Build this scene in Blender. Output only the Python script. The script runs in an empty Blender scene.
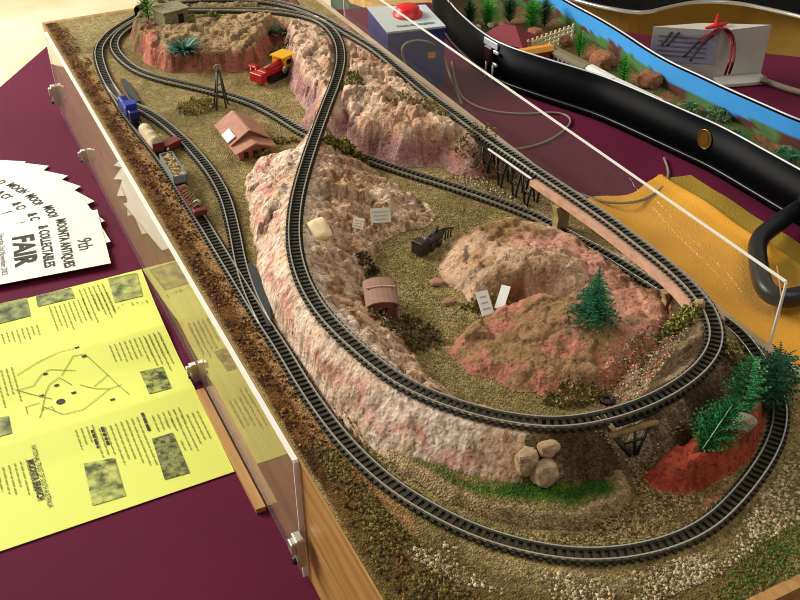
import bpy, bmesh, math, random
import numpy as np
from mathutils import Vector, Matrix, noise as mnoise
random.seed(7); RNG = np.random.default_rng(11)
S = bpy.context.scene; COL = S.collection
B = 0.1279      # height of the layout's ground above the table (metres)
BW, BL = 0.3816, 1.2   # layout board width, length

# ------------------------------------------------------------------ helpers
def lin(c):
    return tuple(((v/255)/12.92 if v/255 <= .04045 else ((v/255+.055)/1.055)**2.4) for v in c)
def link(o, parent=None):
    COL.objects.link(o)
    if parent is not None: o.parent = parent
    return o
def tag(o, label=None, cat=None, group=None, kind=None):
    if label: o['label'] = label
    if cat: o['category'] = cat
    if group: o['group'] = group
    if kind: o['kind'] = kind
    return o
def thing(name, label, cat, loc=(0,0,0), rz=0, group=None):
    o = bpy.data.objects.new(name, None); o.empty_display_size = .02
    o.location = loc; o.rotation_euler = (0,0,rz); link(o)
    return tag(o, label, cat, group)
class MB:
    """collects shapes for ONE mesh object"""
    def __init__(s): s.v = []; s.f = []; s.sm = []; s.mi=[]
    def add(s, vs, fs, smooth=False, m=0):
        b = len(s.v); s.v.extend([tuple(map(float,v)) for v in vs])
        for f in fs: s.f.append(tuple(b+i for i in f)); s.sm.append(smooth); s.mi.append(m)
        return s
    def box(s, c, d, rz=0, M=None, m=0, bev=0):
        x,y,z = d[0]/2, d[1]/2, d[2]/2
        if bev:
            b=min(bev,x*.9,y*.9,z*.9); pts=[]
            for sz in (-1,1):
                for ins in ((1,0),(0,1)) if sz<0 else ((0,1),(1,0)):
                    pass
            rings=[(-z,b),(-z+b,0),(z-b,0),(z,b)]; vs=[]
            for zz,i in rings:
                X,Y=x-i,y-i; k=b*.0
                vs+= [(-X,-Y,zz),(X,-Y,zz),(X,Y,zz),(-X,Y,zz)]
            fs=[(3,2,1,0),(12,13,14,15)]
            for r in range(3):
                for j in range(4):
                    a=r*4+j; b2=r*4+(j+1)%4; fs.append((a,b2,b2+4,a+4))
        else:
            vs=[(-x,-y,-z),(x,-y,-z),(x,y,-z),(-x,y,-z),(-x,-y,z),(x,-y,z),(x,y,z),(-x,y,z)]
            fs=[(3,2,1,0),(4,5,6,7),(0,1,5,4),(1,2,6,5),(2,3,7,6),(3,0,4,7)]
        R = Matrix.Rotation(rz,3,'Z') if M is None else M
        vs=[tuple(R@Vector(v)+Vector(c)) for v in vs]
        return s.add(vs,fs,m=m)
    def tube(s, pts, r, n=8, cap=True, smooth=True, m=0):
        pts=[Vector(p[:3]) for p in pts]; k=len(pts)
        rr = r if isinstance(r,(list,tuple)) else [r]*k
        up=Vector((0,0,1)); vs=[]; prev=None
        for i,p in enumerate(pts):
            t=(pts[min(i+1,k-1)]-pts[max(i-1,0)])
            if t.length<1e-9: t=Vector((0,0,1))
            t.normalize()
            if prev is None:
                a=t.cross(up)
                if a.length<1e-3: a=t.cross(Vector((1,0,0)))
            else: a=prev-t*prev.dot(t)
            a.normalize(); prev=a; b=t.cross(a)
            for j in range(n):
                w=2*math.pi*j/n; vs.append(p+(a*math.cos(w)+b*math.sin(w))*rr[i])
        fs=[]
        for i in range(k-1):
            for j in range(n):
                fs.append((i*n+j,i*n+(j+1)%n,(i+1)*n+(j+1)%n,(i+1)*n+j))
        s.add(vs,fs,smooth,m)
        if cap:
            b=len(s.v)-len(vs); s.f.append(tuple(b+j for j in reversed(range(n)))); s.sm.append(False); s.mi.append(m)
            s.f.append(tuple(b+(k-1)*n+j for j in range(n))); s.sm.append(False); s.mi.append(m)
        return s
    def lathe(s, c, prof, n=20, smooth=True, M=None, m=0):
        vs=[]
        for r,z in prof:
            for j in range(n):
                a=2*math.pi*j/n; v=Vector((r*math.cos(a),r*math.sin(a),z))
                if M is not None: v=M@v
                vs.append(v+Vector(c))
        fs=[]
        for i in range(len(prof)-1):
            for j in range(n): fs.append((i*n+j,i*n+(j+1)%n,(i+1)*n+(j+1)%n,(i+1)*n+j))
        fs.append(tuple(reversed(range(n)))); fs.append(tuple((len(prof)-1)*n+j for j in range(n)))
        return s.add(vs,fs,smooth,m)
    def prism(s, poly, z0, z1, m=0):
        n=len(poly); vs=[(p[0],p[1],z0) for p in poly]+[(p[0],p[1],z1) for p in poly]
        fs=[tuple(reversed(range(n))),tuple(range(n,2*n))]+[(i,(i+1)%n,n+(i+1)%n,n+i) for i in range(n)]
        return s.add(vs,fs,m=m)
    def sweep(s, pts, prof, smooth=False, m=0):
        """profile (side offset, height) swept along a nearly level path"""
        pts=[Vector(p[:3]) for p in pts]; k=len(pts); n=len(prof); vs=[]
        for i,p in enumerate(pts):
            t=pts[min(i+1,k-1)]-pts[max(i-1,0)]; t.z=0; t.normalize(); sd=Vector((t.y,-t.x,0))
            for o,h in prof: vs.append(p+sd*o+Vector((0,0,h)))
        fs=[]
        for i in range(k-1):
            for j in range(n): fs.append((i*n+j,(i+1)*n+j,(i+1)*n+(j+1)%n,i*n+(j+1)%n))
        fs.append(tuple(range(n))); fs.append(tuple((k-1)*n+j for j in reversed(range(n))))
        return s.add(vs,fs,smooth,m)
    def build(s, name, mat, parent=None, loc=None):
        me=bpy.data.meshes.new(name); me.from_pydata(s.v,[],s.f)
        me.polygons.foreach_set('use_smooth',s.sm)
        mats = mat if isinstance(mat,(list,tuple)) else [mat]
        for q in mats: me.materials.append(q)
        if len(mats)>1: me.polygons.foreach_set('material_index',s.mi)
        me.validate(); me.update()
        o=bpy.data.objects.new(name,me)
        if loc is not None: o.location=loc
        return link(o,parent)

def mat(name, c, rough=.7, var=.0, scale=60, bump=0, bscale=None, metal=0, spec=.5, c2=None, coat=0, emis=0):
    m=bpy.data.materials.new(name); m.use_nodes=True; nt=m.node_tree; b=nt.nodes['Principled BSDF']
    b.inputs['Roughness'].default_value=rough; b.inputs['Metallic'].default_value=metal
    b.inputs['Specular IOR Level'].default_value=spec; b.inputs['Coat Weight'].default_value=coat
    L=lin(c); b.inputs['Base Color'].default_value=(*L,1)
    tc=nt.nodes.new('ShaderNodeTexCoord')
    if var or c2:
        n=nt.nodes.new('ShaderNodeTexNoise'); n.inputs['Scale'].default_value=scale; n.inputs['Detail'].default_value=6
        nt.links.new(tc.outputs['Object'],n.inputs['Vector'])
        r=nt.nodes.new('ShaderNodeValToRGB'); r.color_ramp.elements[0].position=.35; r.color_ramp.elements[1].position=.65
        A=L if c2 else tuple(v*(1-var) for v in L); Bc=lin(c2) if c2 else tuple(min(1,v*(1+var)) for v in L)
        r.color_ramp.elements[0].color=(*A,1); r.color_ramp.elements[1].color=(*Bc,1)
        nt.links.new(n.outputs['Fac'],r.inputs['Fac']); nt.links.new(r.outputs['Color'],b.inputs['Base Color'])
    if bump:
        n2=nt.nodes.new('ShaderNodeTexNoise'); n2.inputs['Scale'].default_value=bscale or scale; n2.inputs['Detail'].default_value=5
        nt.links.new(tc.outputs['Object'],n2.inputs['Vector'])
        bp=nt.nodes.new('ShaderNodeBump'); bp.inputs['Strength'].default_value=min(1,bump); bp.inputs['Distance'].default_value=.002
        nt.links.new(n2.outputs['Fac'],bp.inputs['Height']); nt.links.new(bp.outputs['Normal'],b.inputs['Normal'])
    return m

def mat_terrain(name, rough=.95, sp=900, amp=.45, bumpd=.0015, cracks=False):
    m=bpy.data.materials.new(name); m.use_nodes=True; nt=m.node_tree; b=nt.nodes['Principled BSDF']
    b.inputs['Roughness'].default_value=rough; b.inputs['Specular IOR Level'].default_value=.2
    at=nt.nodes.new('ShaderNodeAttribute'); at.attribute_name='Col'
    tc=nt.nodes.new('ShaderNodeTexCoord')
    n=nt.nodes.new('ShaderNodeTexNoise'); n.inputs['Scale'].default_value=sp*.28; n.inputs['Detail'].default_value=7; n.inputs['Roughness'].default_value=.7
    nt.links.new(tc.outputs['Object'],n.inputs['Vector'])
    mr=nt.nodes.new('ShaderNodeMapRange'); mr.inputs['From Min'].default_value=.3; mr.inputs['From Max'].default_value=.7
    mr.inputs['To Min'].default_value=1-amp; mr.inputs['To Max'].default_value=1+amp*.8
    nt.links.new(n.outputs['Fac'],mr.inputs['Value'])
    vo=nt.nodes.new('ShaderNodeTexVoronoi'); vo.inputs['Scale'].default_value=sp*.55
    nt.links.new(tc.outputs['Object'],vo.inputs['Vector'])
    sx=nt.nodes.new('ShaderNodeSeparateColor'); nt.links.new(vo.outputs['Color'],sx.inputs['Color'])
    mr2=nt.nodes.new('ShaderNodeMapRange'); mr2.inputs['To Min'].default_value=1-amp*.8; mr2.inputs['To Max'].default_value=1+amp*.8
    nt.links.new(sx.outputs['Red'],mr2.inputs['Value'])
    mu=nt.nodes.new('ShaderNodeMath'); mu.operation='MULTIPLY'; nt.links.new(mr.outputs['Result'],mu.inputs[0]); nt.links.new(mr2.outputs['Result'],mu.inputs[1])
    vm=nt.nodes.new('ShaderNodeVectorMath'); vm.operation='SCALE'; nt.links.new(at.outputs['Color'],vm.inputs[0]); nt.links.new(mu.outputs[0],vm.inputs['Scale'])
    last=vm.outputs['Vector']
    if cracks:
        nd=nt.nodes.new('ShaderNodeTexNoise'); nd.inputs['Scale'].default_value=55; nd.inputs['Detail'].default_value=5
        nt.links.new(tc.outputs['Object'],nd.inputs['Vector'])
        ml=nt.nodes.new('ShaderNodeVectorMath'); ml.operation='SCALE'; ml.inputs['Scale'].default_value=.045; nt.links.new(nd.outputs['Color'],ml.inputs[0])
        av=nt.nodes.new('ShaderNodeVectorMath'); nt.links.new(tc.outputs['Object'],av.inputs[0]); nt.links.new(ml.outputs['Vector'],av.inputs[1])
        facs=[]
        for sc_,wd,lo in ((48,.03,.62),(120,.05,.82)):
            ve=nt.nodes.new('ShaderNodeTexVoronoi'); ve.feature='DISTANCE_TO_EDGE'; ve.inputs['Scale'].default_value=sc_; nt.links.new(av.outputs['Vector'],ve.inputs['Vector'])
            mc=nt.nodes.new('ShaderNodeMapRange'); mc.inputs['From Max'].default_value=wd; mc.inputs['To Min'].default_value=lo; nt.links.new(ve.outputs['Distance'],mc.inputs['Value']); facs.append(mc)
        # cracks only in patches
        np_=nt.nodes.new('ShaderNodeTexNoise'); np_.inputs['Scale'].default_value=38; nt.links.new(tc.outputs['Object'],np_.inputs['Vector'])
        mm=nt.nodes.new('ShaderNodeMapRange'); mm.inputs['From Min'].default_value=.42; mm.inputs['From Max'].default_value=.56; nt.links.new(np_.outputs['Fac'],mm.inputs['Value'])
        pr=nt.nodes.new('ShaderNodeMath'); pr.operation='MULTIPLY'; nt.links.new(facs[0].outputs[0],pr.inputs[0]); nt.links.new(facs[1].outputs[0],pr.inputs[1])
        mxn=nt.nodes.new('ShaderNodeMix'); nt.links.new(mm.outputs[0],mxn.inputs['Factor']); mxn.inputs['A'].default_value=1; nt.links.new(pr.outputs[0],mxn.inputs['B'])
        # small dark pits
        npt=nt.nodes.new('ShaderNodeTexNoise'); npt.inputs['Scale'].default_value=260; npt.inputs['Detail'].default_value=2; nt.links.new(tc.outputs['Object'],npt.inputs['Vector'])
        mp_=nt.nodes.new('ShaderNodeMapRange'); mp_.inputs['From Min'].default_value=.60; mp_.inputs['From Max'].default_value=.68; mp_.inputs['To Min'].default_value=1; mp_.inputs['To Max'].default_value=.5; nt.links.new(npt.outputs['Fac'],mp_.inputs['Value'])
        p2=nt.nodes.new('ShaderNodeMath'); p2.operation='MULTIPLY'; nt.links.new(mxn.outputs[0],p2.inputs[0]); nt.links.new(mp_.outputs[0],p2.inputs[1])
        v2=nt.nodes.new('ShaderNodeVectorMath'); v2.operation='SCALE'; nt.links.new(last,v2.inputs[0]); nt.links.new(p2.outputs[0],v2.inputs['Scale']); last=v2.outputs['Vector']
    nt.links.new(last,b.inputs['Base Color'])
    bp=nt.nodes.new('ShaderNodeBump'); bp.inputs['Strength'].default_value=.8; bp.inputs['Distance'].default_value=bumpd
    ad=nt.nodes.new('ShaderNodeMath'); ad.operation='ADD'; nt.links.new(n.outputs['Fac'],ad.inputs[0]); nt.links.new(vo.outputs['Distance'],ad.inputs[1])
    nt.links.new(ad.outputs[0],bp.inputs['Height']); nt.links.new(bp.outputs['Normal'],b.inputs['Normal'])
    return m

def mat_colattr(name, rough=.8):
    m=bpy.data.materials.new(name); m.use_nodes=True; nt=m.node_tree; b=nt.nodes['Principled BSDF']
    at=nt.nodes.new('ShaderNodeAttribute'); at.attribute_name='Col'; b.inputs['Roughness'].default_value=rough
    b.inputs['Specular IOR Level'].default_value=.25
    nt.links.new(at.outputs['Color'],b.inputs['Base Color']); return m

def mat_wood(name, c1, c2, scale=8, rough=.5, stretch=(12,1,12)):
    m=bpy.data.materials.new(name); m.use_nodes=True; nt=m.node_tree; b=nt.nodes['Principled BSDF']; b.inputs['Roughness'].default_value=rough
    tc=nt.nodes.new('ShaderNodeTexCoord'); mp=nt.nodes.new('ShaderNodeMapping'); mp.inputs['Scale'].default_value=stretch
    nt.links.new(tc.outputs['Object'],mp.inputs['Vector'])
    n=nt.nodes.new('ShaderNodeTexNoise'); n.inputs['Scale'].default_value=scale; n.inputs['Detail'].default_value=8; n.inputs['Distortion'].default_value=.6
    nt.links.new(mp.outputs['Vector'],n.inputs['Vector'])
    r=nt.nodes.new('ShaderNodeValToRGB'); r.color_ramp.elements[0].position=.3; r.color_ramp.elements[1].position=.7
    r.color_ramp.elements[0].color=(*lin(c1),1); r.color_ramp.elements[1].color=(*lin(c2),1)
    nt.links.new(n.outputs['Fac'],r.inputs['Fac']); nt.links.new(r.outputs['Color'],b.inputs['Base Color']); return m

def mat_perspex(name, tint=(250,250,245), refl=1.0, haze=.045):
    m=bpy.data.materials.new(name); m.use_nodes=True; nt=m.node_tree
    for n in list(nt.nodes):
        if n.type!='OUTPUT_MATERIAL': nt.nodes.remove(n)
    out=[n for n in nt.nodes if n.type=='OUTPUT_MATERIAL'][0]
    tr=nt.nodes.new('ShaderNodeBsdfTransparent'); tr.inputs['Color'].default_value=(*lin(tint),1)
    gl=nt.nodes.new('ShaderNodeBsdfGlossy'); gl.inputs['Roughness'].default_value=.015
    fr=nt.nodes.new('ShaderNodeFresnel'); fr.inputs['IOR'].default_value=1.49
    mu=nt.nodes.new('ShaderNodeMath'); mu.operation='MULTIPLY'; mu.inputs[1].default_value=refl; mu.use_clamp=True
    mx=nt.nodes.new('ShaderNodeMixShader')
    ge=nt.nodes.new('ShaderNodeNewGeometry'); sb=nt.nodes.new('ShaderNodeMath'); sb.operation='SUBTRACT'; sb.inputs[0].default_value=1
    m2=nt.nodes.new('ShaderNodeMath'); m2.operation='MULTIPLY'; nt.links.new(ge.outputs['Backfacing'],sb.inputs[1]); nt.links.new(fr.outputs[0],m2.inputs[0]); nt.links.new(sb.outputs[0],m2.inputs[1])
    nt.links.new(m2.outputs[0],mu.inputs[0]); nt.links.new(mu.outputs[0],mx.inputs['Fac'])
    nt.links.new(tr.outputs[0],mx.inputs[1]); nt.links.new(gl.outputs[0],mx.inputs[2]); df=nt.nodes.new('ShaderNodeBsdfDiffuse'); df.inputs['Color'].default_value=(.8,.76,.72,1); m3=nt.nodes.new('ShaderNodeMixShader'); m3.inputs['Fac'].default_value=haze  # pale diffuse share paints reflected haze onto the sheet, over thin real dust
    nt.links.new(mx.outputs[0],m3.inputs[1]); nt.links.new(df.outputs[0],m3.inputs[2]); nt.links.new(m3.outputs[0],out.inputs['Surface'])
    return m

# ------------------------------------------------------------------ materials
M = {}
M['floor']=mat('floor_lino',(226,205,160),.55,c2=(250,236,205),scale=3)
M['wall']=mat('wall_paint',(205,196,176),.9)
M['cloth']=mat('maroon_cloth',(92,10,47),.85,var=.12,scale=5,bump=.25,bscale=700,spec=.25)
M['wood']=mat_wood('varnished_pine',(158,112,54),(198,152,88),rough=.45)
M['paleside']=mat('pale_board_side',(196,172,140),.7,var=.12,scale=30)
M['woodend']=mat_wood('varnished_pine_end',(190,140,84),(216,170,112),rough=.45)
M['perspex']=mat_perspex('clear_perspex',refl=1.2)
M['persedge']=mat('perspex_edge',(245,240,225),.35)
M['sleeper']=mat('sleeper_plastic',(44,40,27),.65)
M['rail']=mat('nickel_rail',(236,230,210),.3,metal=.88)
M['steel']=mat('bright_steel',(200,198,186),.35,metal=.7)
M['ground']=mat_terrain('ground_ballast',sp=1100,amp=.5,bumpd=.0022)
M['rock']=mat_terrain('painted_plaster',sp=620,amp=.17,bumpd=.0008,cracks=True)
M['col']=mat_colattr('gravel_paint')
M['leaf']=mat_colattr('foliage_paint',.6)
M['black']=mat('black_case',(6,6,8),.3,spec=.035)
M['blackplastic']=mat('black_plastic',(22,22,20),.5)
M['darkgrey']=mat('dark_grey_plastic',(48,54,54),.5)

# ------------------------------------------------------------------ camera
CAM = {'f': 1000.83, 'loc': [-0.16422, -0.25484, 0.63243], 'r': [0.894351, -0.447355, -0.003044], 'u': [0.262763, 0.519784, 0.812884], 'fw': [0.362066, 0.727803, -0.582418]}
cd=bpy.data.cameras.new('camera'); cam=bpy.data.objects.new('camera',cd); link(cam)
r,u,f=[Vector(CAM[k]) for k in ('r','u','fw')]
cam.matrix_world=Matrix(((r.x,u.x,-f.x,CAM['loc'][0]),(r.y,u.y,-f.y,CAM['loc'][1]),(r.z,u.z,-f.z,CAM['loc'][2]),(0,0,0,1)))
cd.sensor_width=36; cd.lens=CAM['f']/800*36; cd.clip_start=.02; cd.clip_end=50
S.camera=cam

# ------------------------------------------------------------------ room
def struct(name, mb, m): return tag(mb.build(name,m),kind='structure')
struct('floor',MB().box((.4,1.2,-.765),(7.2,6.6,.05)),M['floor'])
struct('wall_back',MB().box((.4,4.5,.53),(7.2,.1,2.54)),M['wall'])
struct('wall_right',MB().box((4.0,1.2,.53),(.1,6.6,2.54)),M['wall'])
struct('wall_left',MB().box((-3.2,1.2,.53),(.1,6.6,2.54)),M['wall'])

# ------------------------------------------------------------------ splines and track
def catmull(pts, step):
    p=np.array([q[:3] for q in pts],float)
    e=np.array([q[3] if len(q)>3 else 0 for q in pts],float)
    out=[];fl=[]
    for i in range(len(p)-1):
        p0=p[max(i-1,0)];p1=p[i];p2=p[i+1];p3=p[min(i+2,len(p)-1)]
        n=max(2,int(np.linalg.norm(p2-p1)/.002))
        for k in range(n):
            t=k/n
            out.append(.5*((2*p1)+(-p0+p2)*t+(2*p0-5*p1+4*p2-p3)*t*t+(-p0+3*p1-3*p2+p3)*t**3)); fl.append(e[i])
    out.append(p[-1]); fl.append(e[-1]); a=np.array(out)
    for _ in range(6):                      # ease the small kinks
        k=4; b=a.copy()
        for j in range(k,len(a)-k): b[j]=a[j-k:j+k+1].mean(0)
        a=b
    d=np.r_[0,np.cumsum(np.linalg.norm(np.diff(a,axis=0),axis=1))]
    s=np.arange(0,d[-1],step)
    q=np.stack([np.interp(s,d,a[:,i]) for i in range(3)],1)
    ff=np.array(fl)[np.clip(np.searchsorted(d,s),0,len(fl)-1)]
    return q,ff
LOW=[(0.1472,1.1815,0.1289),(0.1194,1.1589,0.1289),(0.0904,1.1339,0.1289),(0.0645,1.1006,0.1289),(0.0462,1.0617,0.1289),(0.0368,1.0096,0.1289),(0.0322,0.9516,0.1289),(0.0308,0.8895,0.1289),(0.0312,0.834,0.1289),(0.0345,0.7722,0.1289),(0.0368,0.7003,0.1289),(0.0358,0.6316,0.1289),(0.0352,0.5732,0.1289),(0.0339,0.5086,0.1289),(0.0329,0.4533,0.1289),(0.0318,0.3996,0.1289),(0.0322,0.3541,0.1289),(0.031,0.3062,0.1289),(0.0319,0.265,0.1289),(0.035,0.2268,0.1289),(0.0433,0.1865,0.1289),(0.0546,0.1561,0.1289),(0.0733,0.1213,0.1289),(0.0953,0.0953,0.1289),(0.1198,0.0748,0.1289),(0.1486,0.0612,0.1289),(0.1828,0.0541,0.1289),(0.217,0.0556,0.1289),(0.2592,0.0693,0.1289),(0.2979,0.0875,0.1289),(0.3244,0.1054,0.1289),(0.3408,0.1216,0.1289),(0.3544,0.1444,0.1289),(0.3664,0.1725,0.1289),(0.3749,0.2002,0.1289),(0.3755,0.2275,0.1289),(0.3689,0.25,0.1289),(0.3632,0.2627,0.1289),(0.3595,0.2796,0.1289),(0.3555,0.3023,0.1289),(0.3523,0.3271,0.1289),(0.347,0.3577,0.1289),(0.3347,0.4051,0.1289),(0.3299,0.4324,0.1289),(0.3113,0.4763,0.1289),(0.2835,0.5291,0.1289),(0.2649,0.56,0.1289),(0.2402,0.6046,0.1289),(0.2221,0.6421,0.1289),(0.2051,0.6856,0.1289),(0.1937,0.7165,0.1289),(0.188,0.7484,0.1289),(0.1766,0.7934,0.1289),(0.1618,0.8293,0.1289),(0.1414,0.8624,0.1289),(0.1195,0.8935,0.1289),(0.0924,0.9313,0.1289),(0.0743,0.9687,0.1289),(0.0665,1.0093,0.1289),(0.0651,1.0521,0.1289),(0.0728,1.0841,0.1289),(0.0895,1.113,0.1289),(0.1156,1.1386,0.1289),(0.1442,1.1599,0.1289)]
SID=[(0.0318,0.9444,0.1291),(0.0324,0.901,0.1291),(0.0382,0.8758,0.1291),(0.0484,0.855,0.1291),(0.0609,0.8096,0.1291),(0.0703,0.7427,0.1291),(0.0737,0.6712,0.1291),(0.0702,0.6115,0.1291),(0.0614,0.5638,0.1291),(0.0541,0.5308,0.1291),(0.0436,0.4866,0.1291),(0.037,0.4491,0.1291),(0.0336,0.4191,0.1291),(0.032,0.3929,0.1291)]
ELE=[(0.1615,1.1248,0.1559,4.0),(0.1906,1.1159,0.1569,4.0),(0.234,1.0918,0.1589,4.0),(0.2764,1.0576,0.1599,4.0),(0.3026,1.0184,0.1609,3.0),(0.3207,0.9624,0.1619,3.0),(0.328,0.8902,0.1629,3.0),(0.3351,0.8154,0.1639,3.0),(0.3334,0.7432,0.1639,3.0),(0.3318,0.6649,0.1639,3.0),(0.334,0.6003,0.1639,3.0),(0.335,0.5594,0.1639,0.0),(0.337,0.5226,0.1639,0.0),(0.34,0.4799,0.1639,0.0),(0.3428,0.4398,0.1639,0.0),(0.3464,0.3951,0.1639,0.0),(0.3488,0.3518,0.1639,0.0),(0.349,0.3086,0.1639,0.0),(0.3486,0.2703,0.1639,0.0),(0.3458,0.2389,0.1639,0.0),(0.34,0.2138,0.1639,0.0),(0.3312,0.193,0.1639,2.0),(0.3187,0.1752,0.1639,2.0),(0.3008,0.1612,0.1639,2.0),(0.2813,0.1516,0.1639,2.0),(0.2581,0.1446,0.1639,2.0),(0.2326,0.1405,0.1639,0.0),(0.2061,0.1399,0.1639,0.0),(0.1791,0.1432,0.1639,2.0),(0.1554,0.1507,0.1639,2.0),(0.1357,0.164,0.1639,1.0),(0.1153,0.1834,0.1639,1.0),(0.097,0.2077,0.1639,1.0),(0.0845,0.2297,0.1639,1.0),(0.0764,0.2538,0.1639,1.0),(0.0703,0.2843,0.1639,1.0),(0.0659,0.3113,0.1639,1.0),(0.0637,0.3414,0.1639,1.0),(0.0656,0.3774,0.1639,1.0),(0.0738,0.4197,0.1639,1.0),(0.0875,0.4612,0.1639,1.0),(0.1066,0.5043,0.1639,1.0),(0.1278,0.5444,0.1639,1.0),(0.1558,0.5925,0.1639,1.0),(0.1866,0.6426,0.1639,0.0),(0.2225,0.6997,0.1639,3.0),(0.2579,0.7555,0.1639,3.0),(0.2862,0.8083,0.1639,3.0),(0.3065,0.8634,0.1639,3.0),(0.3155,0.9164,0.1629,3.0),(0.3128,0.9538,0.1619,3.0),(0.2971,0.9861,0.1609,4.0),(0.2722,1.015,0.1599,4.0),(0.2381,1.04,0.1589,4.0),(0.2024,1.0614,0.1579,4.0),(0.1787,1.0767,0.1569,4.0),(0.1574,1.0907,0.1559,4.0)]
lowc,_=catmull(LOW,.0028); sidc,_=catmull(SID,.0028); elec,elef=catmull(ELE,.0028)

def track(name,label,c,parent=None,pitch=2):
    t=thing(name,label,'railway track',(0,0,0))
    sl=MB()
    for i in range(1,len(c)-1,pitch):
        p=Vector(c[i]); d=Vector(c[i+1])-Vector(c[i-1]); 
        sl.box(p+Vector((0,0,.0009)),(.0152,.0027,.0018),math.atan2(d.y,d.x)-math.pi/2)
    sl.sweep(c[::2],[(.0058,0),(.0058,.0009),(.0036,.0009),(.0036,0)])
    sl.sweep(c[::2],[(-.0036,0),(-.0036,.0009),(-.0058,.0009),(-.0058,0)])
    sl.build('sleeper_strip',M['sleeper'],t)
    for s in (-1,1):
        MB().sweep(c[::2],[(s*.0047+.00052,.0017),(s*.0047+.00052,.0038),(s*.0047-.00052,.0038),(s*.0047-.00052,.0017)]).build('rail',M['rail'],t)
    return t
track('railway_track','long low railway track at board level looping round the bank with conifers',lowc)
track('railway_track','short passing loop track beside the brown roofed station',sidc)
track('railway_track','raised railway track climbing over the rocks and circling the pink hill',elec)
def point_motor(poly,label):
    mb=MB().prism(poly,B+.0006,B+.0045); t=mb.build('point_motor',M['darkgrey']); tag(t,label,'switch motor')
point_motor([(0.0479,0.4828,0.1279),(0.0531,0.4838,0.1279),(0.0517,0.454,0.1279),(0.0463,0.4195,0.1279),(0.0353,0.3853,0.1279),(0.0323,0.3868,0.1279),(0.0356,0.42,0.1279)],'long dark grey switch casing beside the track fork below the rock face')
point_motor([(0.0478,0.9497,0.1279),(0.0534,0.9468,0.1279),(0.0538,0.9095,0.1279),(0.0532,0.8742,0.1279),(0.0483,0.8736,0.1279),(0.0451,0.9041,0.1279)],'small grey switch casing by the track fork behind the blue engine')

# ------------------------------------------------------------------ terrain
DX=.0017
gx=np.arange(0,BW+DX/2,DX); gy=np.arange(0,BL+DX/2,DX); NX,NY=len(gx),len(gy)
X,Y=np.meshgrid(gx,gy)     # [NY,NX]
def vnoise(x,y,seed):
    r=np.random.default_rng(seed); T=r.random((256,256)); xi=np.floor(x).astype(int); yi=np.floor(y).astype(int)
    fx=x-xi; fy=y-yi; fx=fx*fx*(3-2*fx); fy=fy*fy*(3-2*fy)
    g=lambda a,b: T[a%256,b%256]
    return (g(xi,yi)*(1-fx)+g(xi+1,yi)*fx)*(1-fy)+(g(xi,yi+1)*(1-fx)+g(xi+1,yi+1)*fx)*fy
def fbm(x,y,scale,seed,oct=5,gain=.5):
    a=0;s=0;w=1
    for o in range(oct):
        a=a+w*vnoise(x*scale*2**o+13*o,y*scale*2**o+7*o,seed+o); s+=w; w*=gain
    return a/s
def ridged(x,y,scale,seed,oct=4):
    a=0;s=0;w=1
    for o in range(oct):
        a=a+w*(1-abs(2*vnoise(x*scale*2**o+3*o,y*scale*2**o+5*o,seed+o)-1)); s+=w; w*=.5
    return a/s
def inside(poly,x,y):
    r=np.zeros(x.shape,bool); n=len(poly)
    for i in range(n):
        x1,y1=poly[i][:2]; x2,y2=poly[(i+1)%n][:2]
        if y1==y2: continue
        c=((y1>y)!=(y2>y))&(x<(x2-x1)*(y-y1)/(y2-y1)+x1); r^=c
    return r
def dpoly(poly,x,y,closed=True):
    d=np.full(x.shape,9.); n=len(poly)
    for i in range(n if closed else n-1):
        ax,ay=poly[i][:2]; bx,by=poly[(i+1)%n][:2]; L=(bx-ax)**2+(by-ay)**2+1e-12
        t=np.clip(((x-ax)*(bx-ax)+(y-ay)*(by-ay))/L,0,1)
        d=np.minimum(d,np.hypot(x-ax-t*(bx-ax),y-ay-t*(by-ay)))
    return d
def sstep(a,b,v): t=np.clip((v-a)/(b-a),0,1); return t*t*(3-2*t)
def trackdist(c,vals,step=3):
    d=np.full(X.shape,9.); h=np.zeros(X.shape)
    for p,v in zip(c[::step],vals[::step]):
        j0=max(0,int((p[1]-.13)/DX)); j1=min(NY,int((p[1]+.13)/DX)); i0=max(0,int((p[0]-.13)/DX)); i1=min(NX,int((p[0]+.13)/DX))
        if j1<=j0 or i1<=i0: continue
        q=np.hypot(X[j0:j1,i0:i1]-p[0],Y[j0:j1,i0:i1]-p[1]); m=q<d[j0:j1,i0:i1]
        d[j0:j1,i0:i1][m]=q[m]; h[j0:j1,i0:i1][m]=v
    return d,h
dlow,_=trackdist(np.vstack([lowc,sidc]),np.zeros(len(lowc)+len(sidc)),2)
eh=elec[:,2]-B
dele,hele=trackdist(elec,eh,2)
def rbf(ctrl,x,y):
    c=np.array([q[:2] for q in ctrl]); h=np.array([q[2]-B for q in ctrl]); n=len(c)
    phi=lambda r: r
    A=np.zeros((n+1,n+1)); A[:n,:n]=phi(np.hypot(c[:,None,0]-c[None,:,0],c[:,None,1]-c[None,:,1])); A[:n,n]=1; A[n,:n]=1
    w=np.linalg.solve(A+1e-9*np.eye(n+1),np.r_[h,0]); o=np.full(x.shape,w[n])
    for i in range(n): o=o+w[i]*phi(np.hypot(x-c[i,0],y-c[i,1]))
    return o
WX=X+.006*(fbm(X,Y,50,3,3,.4)-.5)*2; WY=Y+.006*(fbm(X,Y,50,23,3,.4)-.5)*2      # ragged outlines
N1=fbm(X,Y,55,41)-.5; N2=fbm(X,Y,170,61)-.5; RD=ridged(X,Y,70,81)-.6;
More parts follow.
